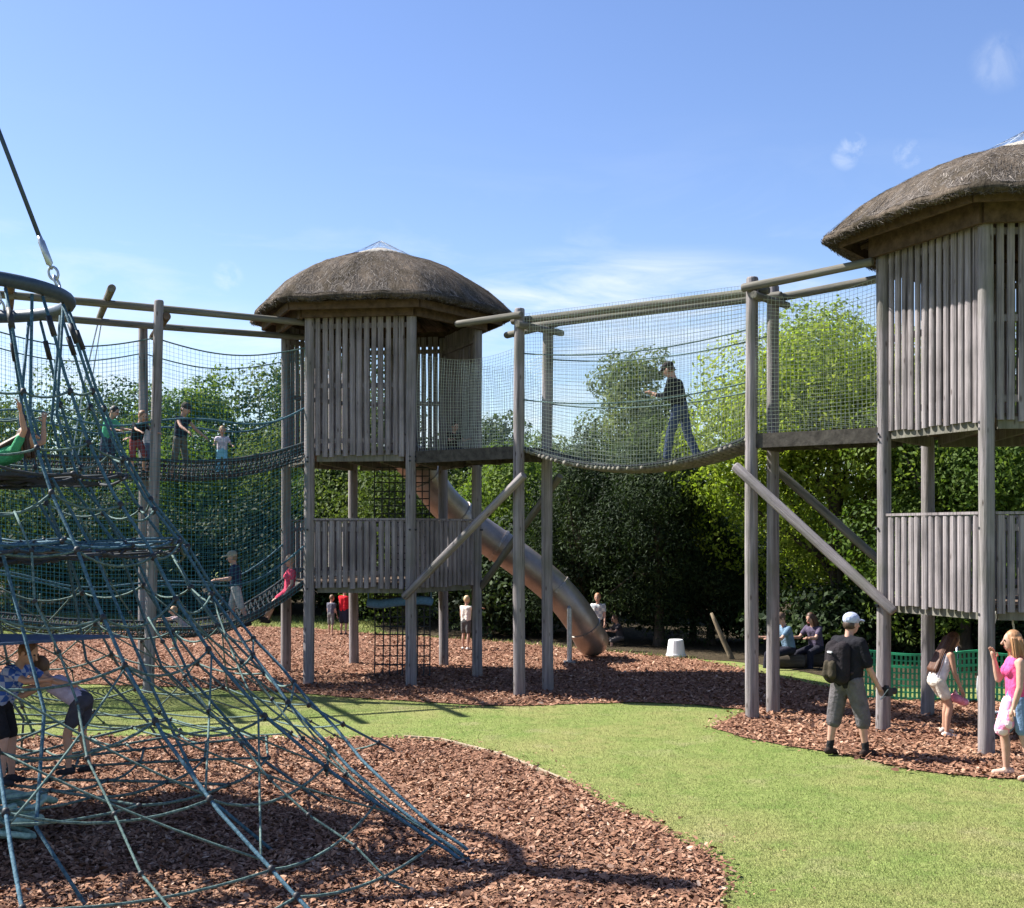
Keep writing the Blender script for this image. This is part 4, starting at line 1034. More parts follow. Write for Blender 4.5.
def person(label, loc, heading, H, pose, top=None, bottom=None, shoes=(.03, .03, .035), hair=('short', (.06, .035, .02)), cap=None, skin=None, vox=.02, socks=None, group=None, sleeve=.6, leg=.95, skirt=False, check=None, seat=False, gap=0.0, loose=0.0):
    u = H/1.75; hs = (1+max(0, 1.75-H)*.33)*u
    rootz = Vector(loc)
    P = Vector((0, 0, 0)); ln = R(pose.get('lean', 3)); Tn = Vector((math.sin(ln), 0, math.cos(ln))); Y = Vector((0, 1, 0))
    tw = pose.get('twist', 0)
    Ys = Vector((-math.sin(R(tw)), math.cos(R(tw)), 0))
    J = {}; legs = []; arms = []
    for s, (fl, kn, ab) in zip((1, -1), pose.get('legs', ((4, 6, 3), (-4, 4, 3)))):
        h = P+Y*s*.09*u; d1 = Vector((math.sin(R(fl)), s*math.sin(R(ab)), -math.cos(R(fl)))).normalized()
        k = h+d1*.43*u; d2 = Vector((math.sin(R(fl-kn)), s*math.sin(R(ab))*.4, -math.cos(R(fl-kn)))).normalized(); a = k+d2*.42*u
        fd = Vector((math.cos(R(min(25, fl-kn))), s*.12, math.sin(R(fl-kn))*.5)).normalized() if not pose.get('toes') else Vector((.6, 0, -.6)).normalized()
        legs.append((h, k, a, fd))
    N0 = P+Tn*.50*u
    for s, (fl, el, ab) in zip((1, -1), pose.get('arms', ((5, 15, 8), (5, 15, 8)))):
        sh = P+Tn*.455*u+Ys*s*.185*u
        d1 = Vector((math.sin(R(fl)), s*math.sin(R(ab)), -math.cos(R(fl)))).normalized(); e = sh+d1*.29*u
        inn = pose.get('inward', 0)
        d2 = Vector((math.sin(R(fl+el)), s*math.sin(R(ab))*.4-s*math.sin(R(inn)), -math.cos(R(fl+el)))).normalized(); w = e+d2*.25*u
        arms.append((sh, e, w, d2, s))
    hp, hy = pose.get('head', (8, 0)); ld = ln*.55+R(hp)
    HQ = Quaternion((0, 0, 1), R(hy)) @ Quaternion((0, 1, 0), ld)
    neck_top = N0+Tn*.07*u+Vector((.01*u, 0, 0))
    HC = neck_top+HQ @ Vector((.022*hs, 0, .105*hs))
    if seat: dz = rootz.z+.10*u
    else: dz = rootz.z+.075*u-min(l[2].z for l in legs)
    heading = R(heading); RM = Matrix.Translation(Vector((rootz.x, rootz.y, dz))) @ Matrix.Rotation(heading, 4, 'Z')
    RQ = Quaternion((0, 0, 1), heading)
    X = lambda p: RM @ Vector(p)
    def cv(prims):
        o = []
        for p in prims:
            if p[0] == 'c': o.append(('c', X(p[1])-rootz, X(p[2])-rootz, p[3], p[4]))
            else: o.append(('e', X(p[1])-rootz, p[2], RQ @ (p[3] if len(p) > 3 and p[3] is not None else Quaternion())))
        return o
    root = thing('person', label, 'person', tuple(rootz), group)
    skin = skin or SKIN; fem = pose.get('fem', 0)
    body = []
    tors = [('c', P+Y*.065*u, P+Tn*.34*u+Ys*(.075-.012*fem)*u, .095*u, .098*u), ('c', P-Y*.065*u, P+Tn*.34*u-Ys*(.075-.012*fem)*u, .095*u, .098*u),
            ('c', P+Tn*.42*u+Ys*.12*u, P+Tn*.42*u-Ys*.12*u, .07*u, .07*u), ('c', P+Tn*.40*u+Ys*.06*u, P+Tn*.22*u+Ys*.06*u, .1*u, .085*u), ('c', P+Tn*.40*u-Ys*.06*u, P+Tn*.22*u-Ys*.06*u, .1*u, .085*u)]
    if fem:
        for s in (1, -1): tors.append(('e', P+Tn*.33*u+Ys*s*.075*u+Vector((.085*u, 0, 0)), (.06*u, .062*u, .065*u)))
    body += tors
    body += [('c', N0-Tn*.03*u, neck_top+HQ @ Vector((0, 0, .04*u)), .056*u, .05*u)]
    for h, k, a, fd in legs:
        body += [('c', h, k, .082*u, .055*u), ('c', k, k.lerp(a, .35)-Vector((.012*u, 0, 0)), .054*u, .056*u), ('c', k.lerp(a, .35)-Vector((.012*u, 0, 0)), a, .055*u, .036*u),
                 ('c', a+Vector((0, 0, -.035*u))-fd*.04*u, a+Vector((0, 0, -.05*u))+fd*.13*u, .036*u, .026*u)]
    fing = []
    for sh, e, w, d2, s in arms:
        body += [('c', sh, e, .05*u, .04*u), ('c', e, e.lerp(w, .4), .04*u, .04*u), ('c', e.lerp(w, .4), w, .04*u, .027*u), ('c', w, w+d2*.075*u, .027*u, .034*u)]
        bq = d2.cross(Vector((0, 0, 1))); bq = bq.normalized() if bq.length > .1 else Vector((0, 1, 0)); bq = bq.lerp(Vector((1, 0, 0)), .3).normalized(); pn = d2.cross(bq).normalized()
        curl = pose.get('curl', .5)
        for i, ll in enumerate((.066, .075, .07, .055)):
            b0 = w+d2*.085*u+bq*(i-1.5)*.018*u; m = b0+(d2+pn*curl*.5).normalized()*ll*.5*u; t = m+(d2+pn*curl*1.4).normalized()*ll*.5*u
            fing += [('c', b0, m, .009*u, .0085*u), ('c', m, t, .0085*u, .0075*u)]
        b0 = w+d2*.03*u-bq*.028*u; m = b0+(d2*.7-bq*.8).normalized()*.035*u; t = m+(d2*1.0-bq*.2+pn*curl*.5).normalized()*.032*u
        fing += [('c', b0, m, .012*u, .010*u), ('c', m, t, .010*u, .008*u)]
    body += [('e', HC, (.098*hs, .078*hs, .118*hs), HQ), ('e', HC+HQ @ Vector((.03*hs, 0, -.05*hs)), (.062*hs, .058*hs, .068*hs), HQ)]
    face = [('c', HC+HQ @ Vector((.090*hs, 0, .012*hs)), HC+HQ @ Vector((.112*hs, 0, -.022*hs)), .010*hs, .015*hs)]
    for s in (1, -1): face.append(('e', HC+HQ @ Vector((-.005*hs, s*.079*hs, -.01*hs)), (.022*hs, .012*hs, .032*hs), HQ))
    me = soft(cv(body), vox, cv(fing+face)); me.materials.append(skin); link('body', me, root, rootz)
    def part(name, prims, mat, it=4, v=None, parent=root):
        me = soft(cv(prims), v or vox, None, it); me.materials.append(mat); return link(name, me, parent, rootz)
    # face marks
    ey = [('e', HC+HQ @ Vector((.088*hs, s*.031*hs, .018*hs)), (.011*hs, .013*hs, .010*hs), HQ) for s in (1, -1)]
    bm = bmesh.new()
    for p in cv(ey): ell(bm, *p[1:])
    me = bpy.data.meshes.new('eyes'); bm.to_mesh(me); bm.free(); me.materials.append(M['black_rubber']); link('eyes', me, root, rootz)
    bm = bmesh.new()
    for p in cv([('e', HC+HQ @ Vector((.083*hs, 0, -.060*hs)), (.012*hs, .026*hs, .008*hs), HQ)]): ell(bm, *p[1:])
    me = bpy.data.meshes.new('mouth'); bm.to_mesh(me); bm.free(); me.materials.append(cloth((.35, .10, .09))); link('mouth', me, root, rootz)
    if top:
        g_ = .016*u+loose
        sp_ = [(p[0], p[1], p[2], p[3]+g_, p[4]+g_) if p[0] == 'c' else ('e', p[1], tuple(q+.012*u for q in p[2])) for p in tors]
        if sleeve > 0:
            for sh, e, w, d2, s in arms:
                if sleeve <= 1: sp_.append(('c', sh-Tn*.0, sh.lerp(e, sleeve), .062*u+loose*.5, .058*u+loose*.6))
                else: sp_ += [('c', sh, e, .062*u, .052*u), ('c', e, e.lerp(w, sleeve-1), .052*u, .042*u)]
        else:
            sp_ = [q for q in sp_ if not (q[0] == 'c' and abs(q[1].y-q[2].y) > .2*u)]
        part('shirt', sp_, cloth(top, check))
    if bottom:
        g_ = .018*u+loose
        bp_ = [('c', P+Y*.06*u+Tn*.05*u, P-Y*.06*u+Tn*.05*u, .112*u, .112*u), ('c', P+Y*.06*u, P-Y*.06*u, .118*u, .118*u)]
        for h, k, a, fd in legs:
            if leg <= 1: bp_ += [('c', h, h.lerp(k, leg), .082*u+g_, (.082-.022*leg)*u+g_*1.3)]
            else: bp_ += [('c', h, k, .082*u+g_, .058*u+g_), ('c', k, k.lerp(a, leg-1), .058*u+g_, .05*u+g_)]
        if skirt: bp_ += [('c', P+Vector((.03*u, 0, -.05*u)), P+Vector((.04*u, 0, -.28*u)), .13*u, .17*u)]
        part('trousers' if leg > 1.6 else 'shorts', bp_, cloth(bottom))
    if shoes:
        for h, k, a, fd in legs:
            part('shoe', [('c', a+Vector((0, 0, -.03*u))-fd*.045*u, a+Vector((0, 0, -.043*u))+fd*.135*u, .044*u, .034*u), ('c', a, a+Vector((0, 0, -.03*u)), .042*u, .046*u)], cloth(shoes), 2, vox*.8)
    if socks:
        for h, k, a, fd in legs: part('sock', [('c', a.lerp(k, .22), a, .047*u, .043*u)], cloth(socks), 2, vox*.8)
    if hair:
        hm = hairm(hair[1]); st = hair[0]
        hp_ = [('e', HC+HQ @ Vector((-.018*hs, 0, .025*hs)), (.098*hs, .089*hs, .110*hs), HQ)]
        if st in ('long', 'shoulder'):
            L = .46 if st == 'long' else .30
            bk = HC+HQ @ Vector((-.06*hs, 0, 0))
            for s in (-.055, -.02, .02, .055):
                e2 = N0+Vector((-.10*u, s*1.5*u, -(L-.22)*u)) if pose.get('lean', 0) < 18 else P+Tn*.14*u+Vector((-.10*u, s*1.7*u, .05*u))
                hp_.append(('c', bk+Ys*s*hs, e2, .06*hs, (.05 if st == 'long' else .038)*hs))
            for s in (1, -1): hp_.append(('c', HC+HQ @ Vector((-.0*hs, s*.075*hs, .02*hs)), HC+HQ @ Vector((-.015*hs, s*.088*hs, -.2*hs)), .035*hs, .028*hs))
        if st == 'tail': hp_.append(('c', HC+HQ @ Vector((-.11*hs, 0, .03*hs)), HC+HQ @ Vector((-.16*hs, 0, -.2*hs)), .04*hs, .02*hs))
        if st in ('long', 'shoulder'):
            rs = random.Random(int(H*1000)); ex = []
            lk = [p for p in hp_ if p[0] == 'c']
            for q in range(46):
                p = lk[q % len(lk)]; a_ = rs.uniform(0, 6.28); o_ = Vector((math.cos(a_), math.sin(a_), 0))
                s0 = Vector(p[1])+o_*p[3]*.95+Vector((0, 0, .02)); s1 = Vector(p[1]).lerp(Vector(p[2]), .55)+o_*(p[3]+p[4])*.53; s2 = Vector(p[2])+o_*p[4]*rs.uniform(.7, 1.5)-Vector((0, 0, rs.uniform(.02, .08)))
                ex += [('c', s0, s1, .007, .008), ('c', s1, s2, .008, .003)]
            me = soft(cv(hp_), vox*.8, cv(ex), 3); me.materials.append(hm); link('hair', me, root, rootz)
        elif not cap: part('hair', hp_, hm, 3, vox*.8)
        elif cap: part('hair', [('e', HC+HQ @ Vector((-.025*hs, 0, -.012*hs)), (.085*hs, .084*hs, .075*hs), HQ)], hm, 3, vox*.8)
    if cap:
        part('cap', [('e', HC+HQ @ Vector((-.01*hs, 0, .055*hs)), (.108*hs, .095*hs, .088*hs), HQ), ('c', HC+HQ @ Vector((.05*hs, .045*hs, .055*hs)), HC+HQ @ Vector((.165*hs, .03*hs, .047*hs)), .016*hs, .012*hs),
                     ('c', HC+HQ @ Vector((.05*hs, -.045*hs, .055*hs)), HC+HQ @ Vector((.165*hs, -.03*hs, .047*hs)), .016*hs, .012*hs), ('c', HC+HQ @ Vector((.05*hs, 0, .06*hs)), HC+HQ @ Vector((.175*hs, 0, .052*hs)), .016*hs, .012*hs)], cloth(cap), 2, vox*.6)
    info = {'wrist': [X(a[2]) for a in arms], 'hand': [X(a[2]+a[3]*.1*u) for a in arms], 'hip': X(P), 'T': RQ @ Tn, 'back': RQ @ Vector((-1, 0, 0)), 'side': RQ @ Ys, 'u': u, 'sh': [X(a[0]) for a in arms], 'head': X(HC)}
    return root, info

def gp(px, py): x, y = g(px, py); return (x, y, gz(x, y))
# man with rucksack, seen from behind at three quarters, facing right and away
man, mi = person('man in black t-shirt and pale blue cap wearing a dark rucksack on the lawn', (4.12, 14.75, gz(4.12, 14.75)+.012), 34, 1.79,
    {'lean': 3, 'legs': ((-5, 4, 9), (13, 9, 8)), 'arms': ((14, 30, 10), (10, 22, 14)), 'head': (4, -8)}, top=(.016, .016, .02), bottom=(.115, .106, .112), shoes=(.035, .025, .022), socks=(.02, .02, .022), cap=(.40, .44, .58), hair=('short', (.05, .03, .02)), vox=.013, sleeve=.85, leg=1.22, loose=.024)
# rucksack
rk = thing('rucksack', 'black rucksack with front pocket carried by the man in the blue cap', 'rucksack', tuple(mi['hip']+mi['T']*.12+mi['back']*.2))
hb, Tn_, bk, sd = mi['hip'], mi['T'], mi['back'], mi['side']
def loc2(a, b, c): return hb+Tn_*a+bk*b+sd*c-base_of(rk)
me = soft([('c', loc2(.06, .20, .08), loc2(.40, .19, .075), .10, .095), ('c', loc2(.06, .20, -.08), loc2(.40, .19, -.075), .10, .095), ('c', loc2(.1, .26, 0), loc2(.34, .24, 0), .10, .09)], .014, None, 5)
me.materials.append(cloth((.022, .019, .022))); link('bag', me, rk, base_of(rk))
me = soft([('c', loc2(.08, .33, .05), loc2(.22, .325, .04), .05, .045), ('c', loc2(.08, .33, -.05), loc2(.22, .325, -.04), .05, .045)], .012, None, 4); me.materials.append(cloth((.05, .042, .03))); link('pocket', me, rk, base_of(rk))
for s in (.10, -.10):
    mb = PB(); mb.tube([hb+Tn_*a+bk*b+sd*s*c for a, b, c in ((.42, .13, .8), (.50, .06, .95), (.52, -.04, 1.05), (.44, -.12, 1.1), (.28, -.14, 1.25), (.12, -.04, 1.6), (.1, .12, 1.5))], .022, 6); mb.build('strap', cloth((.05, .035, .04)), rk, smooth=True)
mb = PB(); p = hb+Tn_*.36+bk*.335; mb.box(p, (.02, .07, .02), Matrix.Rotation(R(28), 3, 'Z')); mb.build('badge', M['white_plastic'], rk)
# camera in his right hand
h = mi['hand'][1]; cam_o = thing('camera', 'black camera held low in the right hand of the rucksack man', 'camera', tuple(h+Vector((.05, -.02, -.02))))
mb = PB(); rot = Matrix.Rotation(R(28), 3, 'Z'); c = h+Vector((.07, .0, -.01)); mb.box(c, (.075, .135, .10), rot, 0, .94); mb.box(c+Vector((0, 0, .062)), (.05, .06, .03), rot, 0, .7); mb.build('camera_body', M['black_rubber'], cam_o)
mb = PB(); f = rot @ Vector((1, 0, 0)); mb.tube([c+f*.03, c+f*.032, c+f*.12, c+f*.14], [.036, .04, .04, .043], 14); mb.build('lens', M['black_rubber'], cam_o)
mb = PB(); mb.tube([c-f*.0+Vector((0, -.07, .04)), h+Vector((-.02, -.05, -.10)), c+Vector((.02, .07, -.06))], .006, 5); mb.build('strap', M['steel'], cam_o)
# woman in pink
wx, wy, wz = 5.65, 13.42, 0
wom, wi = person('blonde woman in pink vest and denim shorts at the right edge, hand at her mouth', (wx, wy, gz(wx, wy)+.012), 172, 1.68,
    {'lean': 2, 'legs': ((-6, 6, 3), (16, 20, 3)), 'arms': ((4, 12, 12), (30, 138, 3)), 'head': (2, 0), 'fem': 1, 'inward': 6}, top=(.70, .09, .25), bottom=(.16, .24, .38), shoes=(.55, .38, .30), hair=('shoulder', (.30, .155, .075)), vox=.012, sleeve=0, leg=.78)
cl = thing('wrap', 'pink and white cloth tied round the waist of the blonde woman', 'cloth', tuple(wi['hip']))
def lw(a, b, c): return wi['T']*a-wi['back']*b+wi['side']*c
me = soft([('c', lw(-.02, .10, -.02), lw(-.34, .17, -.02), .06, .085), ('c', lw(.0, .09, .07), lw(-.26, .13, .09), .05, .07)], .013, None, 3); me.materials.append(cloth((.80, .62, .68), ((.78, .28, .48), 9.0))); link('cloth', me, cl, base_of(cl))
# girl bending
gx, gy, _ = gp(939, 738)
girl, gi = person('girl with long brown hair bending forward under the right tower', (gx-.02, gy+.05, gz(gx, gy)+.012), 8, 1.5,
    {'lean': 20, 'legs': ((34, 40, 2), (24, 32, 2)), 'arms': ((4, 14, 3), (8, 16, 3)), 'head': (18, 0), 'fem': .6}, top=(.66, .62, .66), bottom=(.66, .60, .52), shoes=(.62, .52, .46), hair=('long', (.085, .034, .018)), vox=.014, sleeve=0, leg=.55, skin=SKINT)
hh = (gi['hand'][0]+gi['hand'][1])/2
pk = thing('bag', 'small pink bag held by the bending girl', 'bag', tuple(hh))
me = soft([('c', Vector((.02, .05, -.08)), Vector((.04, -.05, -.09)), .065, .06), ('c', Vector((.09, .02, -.12)), Vector((.13, -.02, -.13)), .06, .05)], .012, None, 3); me.materials.append(cloth((.80, .30, .42))); link('pouch', me, pk, base_of(pk))
mb = PB(); mb.tube([hh+Vector((0, .04, -.03)), hh+Vector((.0, .0, .03)), hh+Vector((.02, -.05, -.03))], .012, 6); mb.build('handle', cloth((.82, .45, .55)), pk, smooth=True)
mb = PB(); mb.tube([hh+Vector((.13, 0, -.12)), hh+Vector((.17, 0, -.14))], [.045, .04], 10); mb.build('pale_end', M['white_plastic'], pk, smooth=True)

# man on the rope bridge, stepping to the left
_b = O-NN*.68; t, pxy = on_line((_b.x, _b.y), (D.x, D.y), 680)
person('man in dark jacket and jeans walking across the netted rope bridge', (pxy[0], pxy[1], floor_z(t)+.0), 150, 1.68,
    {'lean': 12, 'legs': ((17, 8, 2), (-13, 12, 2)), 'arms': ((15, 95, 6), (18, 88, 6)), 'head': (22, 0), 'inward': 10}, top=(.022, .024, .03), bottom=(.055, .075, .13), shoes=(.02, .02, .025), cap=(.045, .04, .04), vox=.017, sleeve=1.6, leg=1.9)
# people on the left bridge
ml = (A0+F0)/2
def on_bridge(px, w=.5):
    b = A0+PN*(w*W); t, p = on_line((b.x, b.y), (E.x, E.y), px); return t, p
gK = None
def kid(label, px, w, level, heading, H, pose, seat=False, dz=0, **k):
    t, p = on_bridge(px, w); z = (up_z if level else lo_z)(t)-.08+dz
    return person(label, (p[0], p[1], z), heading, H, pose, seat=seat, vox=.018, **k)
stand = {'lean': 4, 'legs': ((6, 8, 4), (-5, 6, 4)), 'arms': ((35, 40, 18), (45, 30, 20)), 'head': (10, 0)}
kid('small child in striped top and light blue trousers on the upper left bridge', 222, .4, 1, -70, .92, stand, top=(.40, .36, .44), bottom=(.22, .48, .62), shoes=(.65, .65, .5), hair=('short', (.28, .18, .09)), leg=1.7, check=((.62, .58, .66), 14.0))
kid('person in dark vest and hat holding the ropes of the upper left bridge', 180, .55, 1, -20, 1.42, {'lean': 8, 'legs': ((8, 10, 5), (-6, 8, 5)), 'arms': ((30, 20, 35), (40, 20, 25)), 'head': (15, 0)}, top=(.03, .035, .05), bottom=(.13, .12, .10), cap=(.05, .045, .04), leg=1.5, sleeve=.2)
kid('dark haired boy in green t-shirt on the upper left bridge', 107, .5, 1, -15, 1.28, {'lean': 12, 'legs': ((8, 10, 4), (-5, 8, 4)), 'arms': ((45, 40, 8), (35, 45, 12)), 'head': (20, 0)}, top=(.10, .42, .24), bottom=(.06, .07, .10), hair=('short', (.02, .015, .012)))
kid('child in black top and red shorts leaning at the leaning post of the left bridge', 136, .12, 1, -40, 1.15, {'lean': 22, 'legs': ((28, 40, 6), (5, 10, 4)), 'arms': ((50, 30, 10), (55, 20, 14)), 'head': (10, 0)}, top=(.02, .02, .025), bottom=(.22, .06, .06), hair=('short', (.20, .10, .05)))
kid('child in pale top half hidden behind the leaning post of the upper bridge', 147, .75, 1, -160, 1.2, stand, top=(.50, .48, .52), bottom=(.10, .11, .16), hair=('short', (.22, .13, .07)))
kid('boy in navy t-shirt and grey shorts standing on the lower rope walkway', 236, .35, 0, 185, 1.42, {'lean': 3, 'legs': ((-16, 8, 3), (14, 10, 3)), 'arms': ((18, 72, 10), (25, 60, 12)), 'head': (10, 0)}, top=(.025, .035, .075), bottom=(.36, .36, .36), hair=('short', (.20, .13, .07)), cap=(.32, .30, .24), leg=1.05, loose=.01)
t, p = on_bridge(289, .3)
person('girl in red pink dress sitting at the top of the lower rope walkway', (p[0], p[1], lo_z(t)-.02), 200, 1.42, {'lean': -6, 'legs': ((58, 28, 6), (50, 30, 6)), 'arms': ((5, 30, 14), (-15, 30, 16)), 'head': (12, 0), 'fem': .3}, top=(.62, .07, .13), bottom=(.62, .07, .13), hair=('short', (.30, .2, .12)), seat=True, vox=.017, leg=.7)
t, p = on_bridge(186, .4)
person('toddler in pale green trousers clinging on the low part of the lower walkway', (p[0], p[1], lo_z(t)+.02), 200, .95, {'lean': 38, 'legs': ((62, 60, 10), (55, 55, 10)), 'arms': ((75, 15, 12), (80, 10, 12)), 'head': (-15, 0)}, top=(.42, .34, .36), bottom=(.30, .55, .45), shoes=(.55, .6, .55), hair=('short', (.35, .22, .12)), seat=True, vox=.016, leg=1.7)
# children in the climbing net
person('child in green shirt lying on the net platform, arm raised over the face', (-4.78, 10.85, 3.30), 8, 1.25, {'lean': 68, 'legs': ((-70, 5, 8), (-75, 10, 8)), 'arms': ((120, 60, 20), (150, 40, 15)), 'head': (-50, 0)}, top=(.06, .28, .14), bottom=(.03, .03, .035), hair=('shoulder', (.05, .022, .012)), seat=True, vox=.014, skin=SKINT)
person('boy in blue checked shirt and black shorts standing inside the climbing net', (-4.60, 10.75, .50), -10, 1.38, {'lean': 30, 'legs': ((12, 14, 5), (22, 26, 5)), 'arms': ((60, 20, 10), (70, 25, 12)), 'head': (10, 0)}, top=(.04, .10, .36), bottom=(.02, .02, .025), hair=('short', (.10, .045, .025)), vox=.014, check=((.30, .36, .55), 16.0), leg=.8)
person('girl in lilac vest bending in the climbing net beside the checked shirt boy', (-3.92, 10.95, .55), 175, 1.28, {'lean': 58, 'legs': ((20, 24, 4), (8, 20, 4)), 'arms': ((60, 20, 8), (70, 15, 8)), 'head': (-15, 0), 'fem': .2}, top=(.42, .37, .50), bottom=(.06, .06, .08), hair=('short', (.10, .055, .03)), vox=.014, sleeve=0, leg=.6, skin=SKINT)
# far children under the middle tower
a = gp(344, 634); person('child in bright red t-shirt and dark shorts behind the middle tower', a, 70, 1.3, {'lean': 3, 'arms': ((40, 50, 8), (30, 40, 8)), 'head': (5, 0)}, top=(.55, .02, .03), bottom=(.03, .03, .045), vox=.02, leg=1.0, loose=.01)
a = gp(331, 634); person('boy in grey t-shirt standing next to the child in red', a, 60, 1.08, {'lean': 2}, top=(.10, .10, .13), bottom=(.16, .16, .15), hair=('short', (.16, .09, .05)), vox=.02, leg=1.0, shoes=(.5, .3, .2))
a = gp(466, 650); person('blonde girl in white top holding a post of the middle tower', a, 60, 1.28, {'lean': 2, 'arms': ((10, 20, 10), (80, 10, 10)), 'head': (3, 0)}, top=(.78, .70, .62), bottom=(.10, .10, .10), hair=('short', (.55, .40, .22)), vox=.02, leg=.75, sleeve=.15, shoes=(.7, .7, .7))
person('person in pale top standing beyond the foot of the tube slide', (2.02, 28.1, 0), 250, 1.35, {'lean': 3}, top=(.30, .33, .36), bottom=(.04, .04, .05), hair=('short', (.36, .17, .09)), vox=.02, check=((.55, .55, .52), 14.0))
# sitting in the shade
sit = {'lean': 14, 'legs': ((80, 75, 12), (75, 70, 14)), 'arms': ((45, 50, 10), (40, 55, 10)), 'head': (12, 0)}
person('person in light blue shirt sitting in the shade left of the rucksack man', (5.62, 24.3, .30), 195, 1.7, sit, top=(.13, .20, .28), bottom=(.02, .02, .03), hair=('short', (.1, .06, .04)), seat=True, vox=.02, leg=1.8)
person('person in lilac top sitting in the shade beside the one in light blue', (6.25, 24.6, .30), 215, 1.65, sit, top=(.085, .07, .11), bottom=(.02, .02, .03), hair=('shoulder', (.06, .03, .02)), seat=True, vox=.02, leg=1.8)
person('child in dark clothes crouching in the shade right of the slide foot', (2.65, 29.3, .12), 200, 1.25, sit, top=(.05, .045, .05), bottom=(.12, .11, .11), hair=('short', (.1, .06, .04)), seat=True, vox=.02, leg=1.0)
tb, pb = on_line((O.x, O.y), (D.x, D.y), 452)
person('child in dark clothes crouching on the netted platform of the middle tower', (pb[0]-.02, pb[1]+.35, 4.27), -60, 1.1, sit, top=(.03, .02, .025), bottom=(.02, .02, .03), hair=('short', (.03, .02, .015)), seat=True, vox=.02)
# logs the shaded pair sit on and a white sack
for i, (x, y, lab) in enumerate(((5.62, 24.3, 'low log seat under the person in light blue'), (6.25, 24.6, 'low log seat under the person in lilac'))):
    o = log('log_seat', (x-.3, y+.05, .15), (x+.3, y, .15), .15, .14, M['bark'], None); tag(o, lab, 'log seat', 'log seats in the shade')
sx, sy = g(676, 657)
bk = thing('bucket', 'white upturned bucket standing before the dark yews', 'bucket', (sx, sy, 0))
mb = PB(); mb.tube([(sx, sy, 0), (sx, sy, .01), (sx, sy, .37), (sx, sy, .39)], [.21, .215, .165, .15], 18); mb.build('bucket_body', M['white_plastic'], bk, smooth=False)
mb = PB(); mb.tube([(sx, sy, .035), (sx, sy, .0351+.03)], [.225, .225], 18); mb.build('rim', M['white_plastic'], bk)

# ------------------------------------------------------------------ sky, sun, camera
SUN_EL, saz = R(47.5), (-.95, .31)
w = bpy.data.worlds.new('World'); scn.world = w; w.use_nodes = True; nt = w.node_tree; bg = nt.nodes['Background']
sky = N(nt, 'ShaderNodeTexSky'); sky.sky_type = 'NISHITA'; sky.sun_disc = False
sky.sun_elevation = SUN_EL; sky.sun_rotation = math.atan2(saz[0], saz[1])
sky.air_density = 1.0; sky.dust_density = 0.5; sky.ozone_density = 2.2; sky.altitude = 50
tc = N(nt, 'ShaderNodeTexCoord'); mp = N(nt, 'ShaderNodeMapping'); mp.inputs['Scale'].default_value = (2.2, 2.2, 9.0); mp.inputs['Location'].default_value = (0.35, 0.1, 0.2)
nt.links.new(tc.outputs['Generated'], mp.inputs[0])
no = N(nt, 'ShaderNodeTexNoise', Scale=1.6, Detail=7.0, Roughness=0.6, Distortion=0.6); nt.links.new(mp.outputs[0], no.inputs['Vector'])
r1 = ramp(nt, no.outputs['Fac'], [(.49, (0, 0, 0)), (.74, (1, 1, 1))])
sx_ = N(nt, 'ShaderNodeSeparateXYZ'); nt.links.new(tc.outputs['Generated'], sx_.inputs[0])
r2 = ramp(nt, sx_.outputs['Z'], [(0.0, (.7, .7, .7)), (.12, (.95, .95, .95)), (.19, (.65, .65, .65)), (.26, (.10, .10, .10)), (.33, (.0, .0, .0)), (1.0, (0.0, 0.0, 0.0))])
mu = N(nt, 'ShaderNodeMath', operation='MULTIPLY'); nt.links.new(r1.outputs[0], mu.inputs[0]); nt.links.new(r2.outputs[0], mu.inputs[1])
mx = N(nt, 'ShaderNodeMix', data_type='RGBA'); fac = mu.outputs[0]
n4 = N(nt, 'ShaderNodeTexNoise', Scale=26.0, Detail=6.0, Roughness=0.6, Distortion=1.2); nt.links.new(tc.outputs['Generated'], n4.inputs['Vector'])
r4 = ramp(nt, n4.outputs['Fac'], [(.44, (0, 0, 0)), (.66, (1, 1, 1))])
for (wx_, wy_, sp_, k_) in ((853, 146, .99993, .4), (845, 156, .99992, .3), (908, 155, .99991, .35), (1000, 62, .9997, .16), (228, 276, .9999, .3)):   # small high wisps
    dv_ = Vector(((wx_-512)/F, 1, (HZ-wy_)/F)).normalized()
    vd = N(nt, 'ShaderNodeVectorMath', operation='DOT_PRODUCT'); nt.links.new(tc.outputs['Generated'], vd.inputs[0]); vd.inputs[1].default_value = dv_
    mr = N(nt, 'ShaderNodeMapRange', interpolation_type='SMOOTHSTEP'); mr.inputs[1].default_value = sp_; mr.inputs[2].default_value = 1.0; mr.inputs[3].default_value = 0; mr.inputs[4].default_value = k_
    nt.links.new(vd.outputs['Value'], mr.inputs[0])
    m4 = N(nt, 'ShaderNodeMath', operation='MULTIPLY'); nt.links.new(mr.outputs[0], m4.inputs[0]); nt.links.new(r4.outputs[0], m4.inputs[1])
    m5 = N(nt, 'ShaderNodeMath', operation='MAXIMUM'); nt.links.new(fac, m5.inputs[0]); nt.links.new(m4.outputs[0], m5.inputs[1]); fac = m5.outputs[0]
def mth(op, a, b_=None):
    n = N(nt, 'ShaderNodeMath', operation=op)
    for i, q in enumerate((a, b_)):
        if q is None: continue
        if isinstance(q, (int, float)): n.inputs[i].default_value = q
        else: nt.links.new(q, n.inputs[i])
    return n.outputs[0]
mpb = N(nt, 'ShaderNodeMapping'); mpb.inputs['Scale'].default_value = (5, 5, 26); nt.links.new(tc.outputs['Generated'], mpb.inputs[0])
nb = N(nt, 'ShaderNodeTexNoise', Scale=1.5, Detail=8.0, Roughness=0.62, Distortion=.5); nt.links.new(mpb.outputs[0], nb.inputs['Vector'])
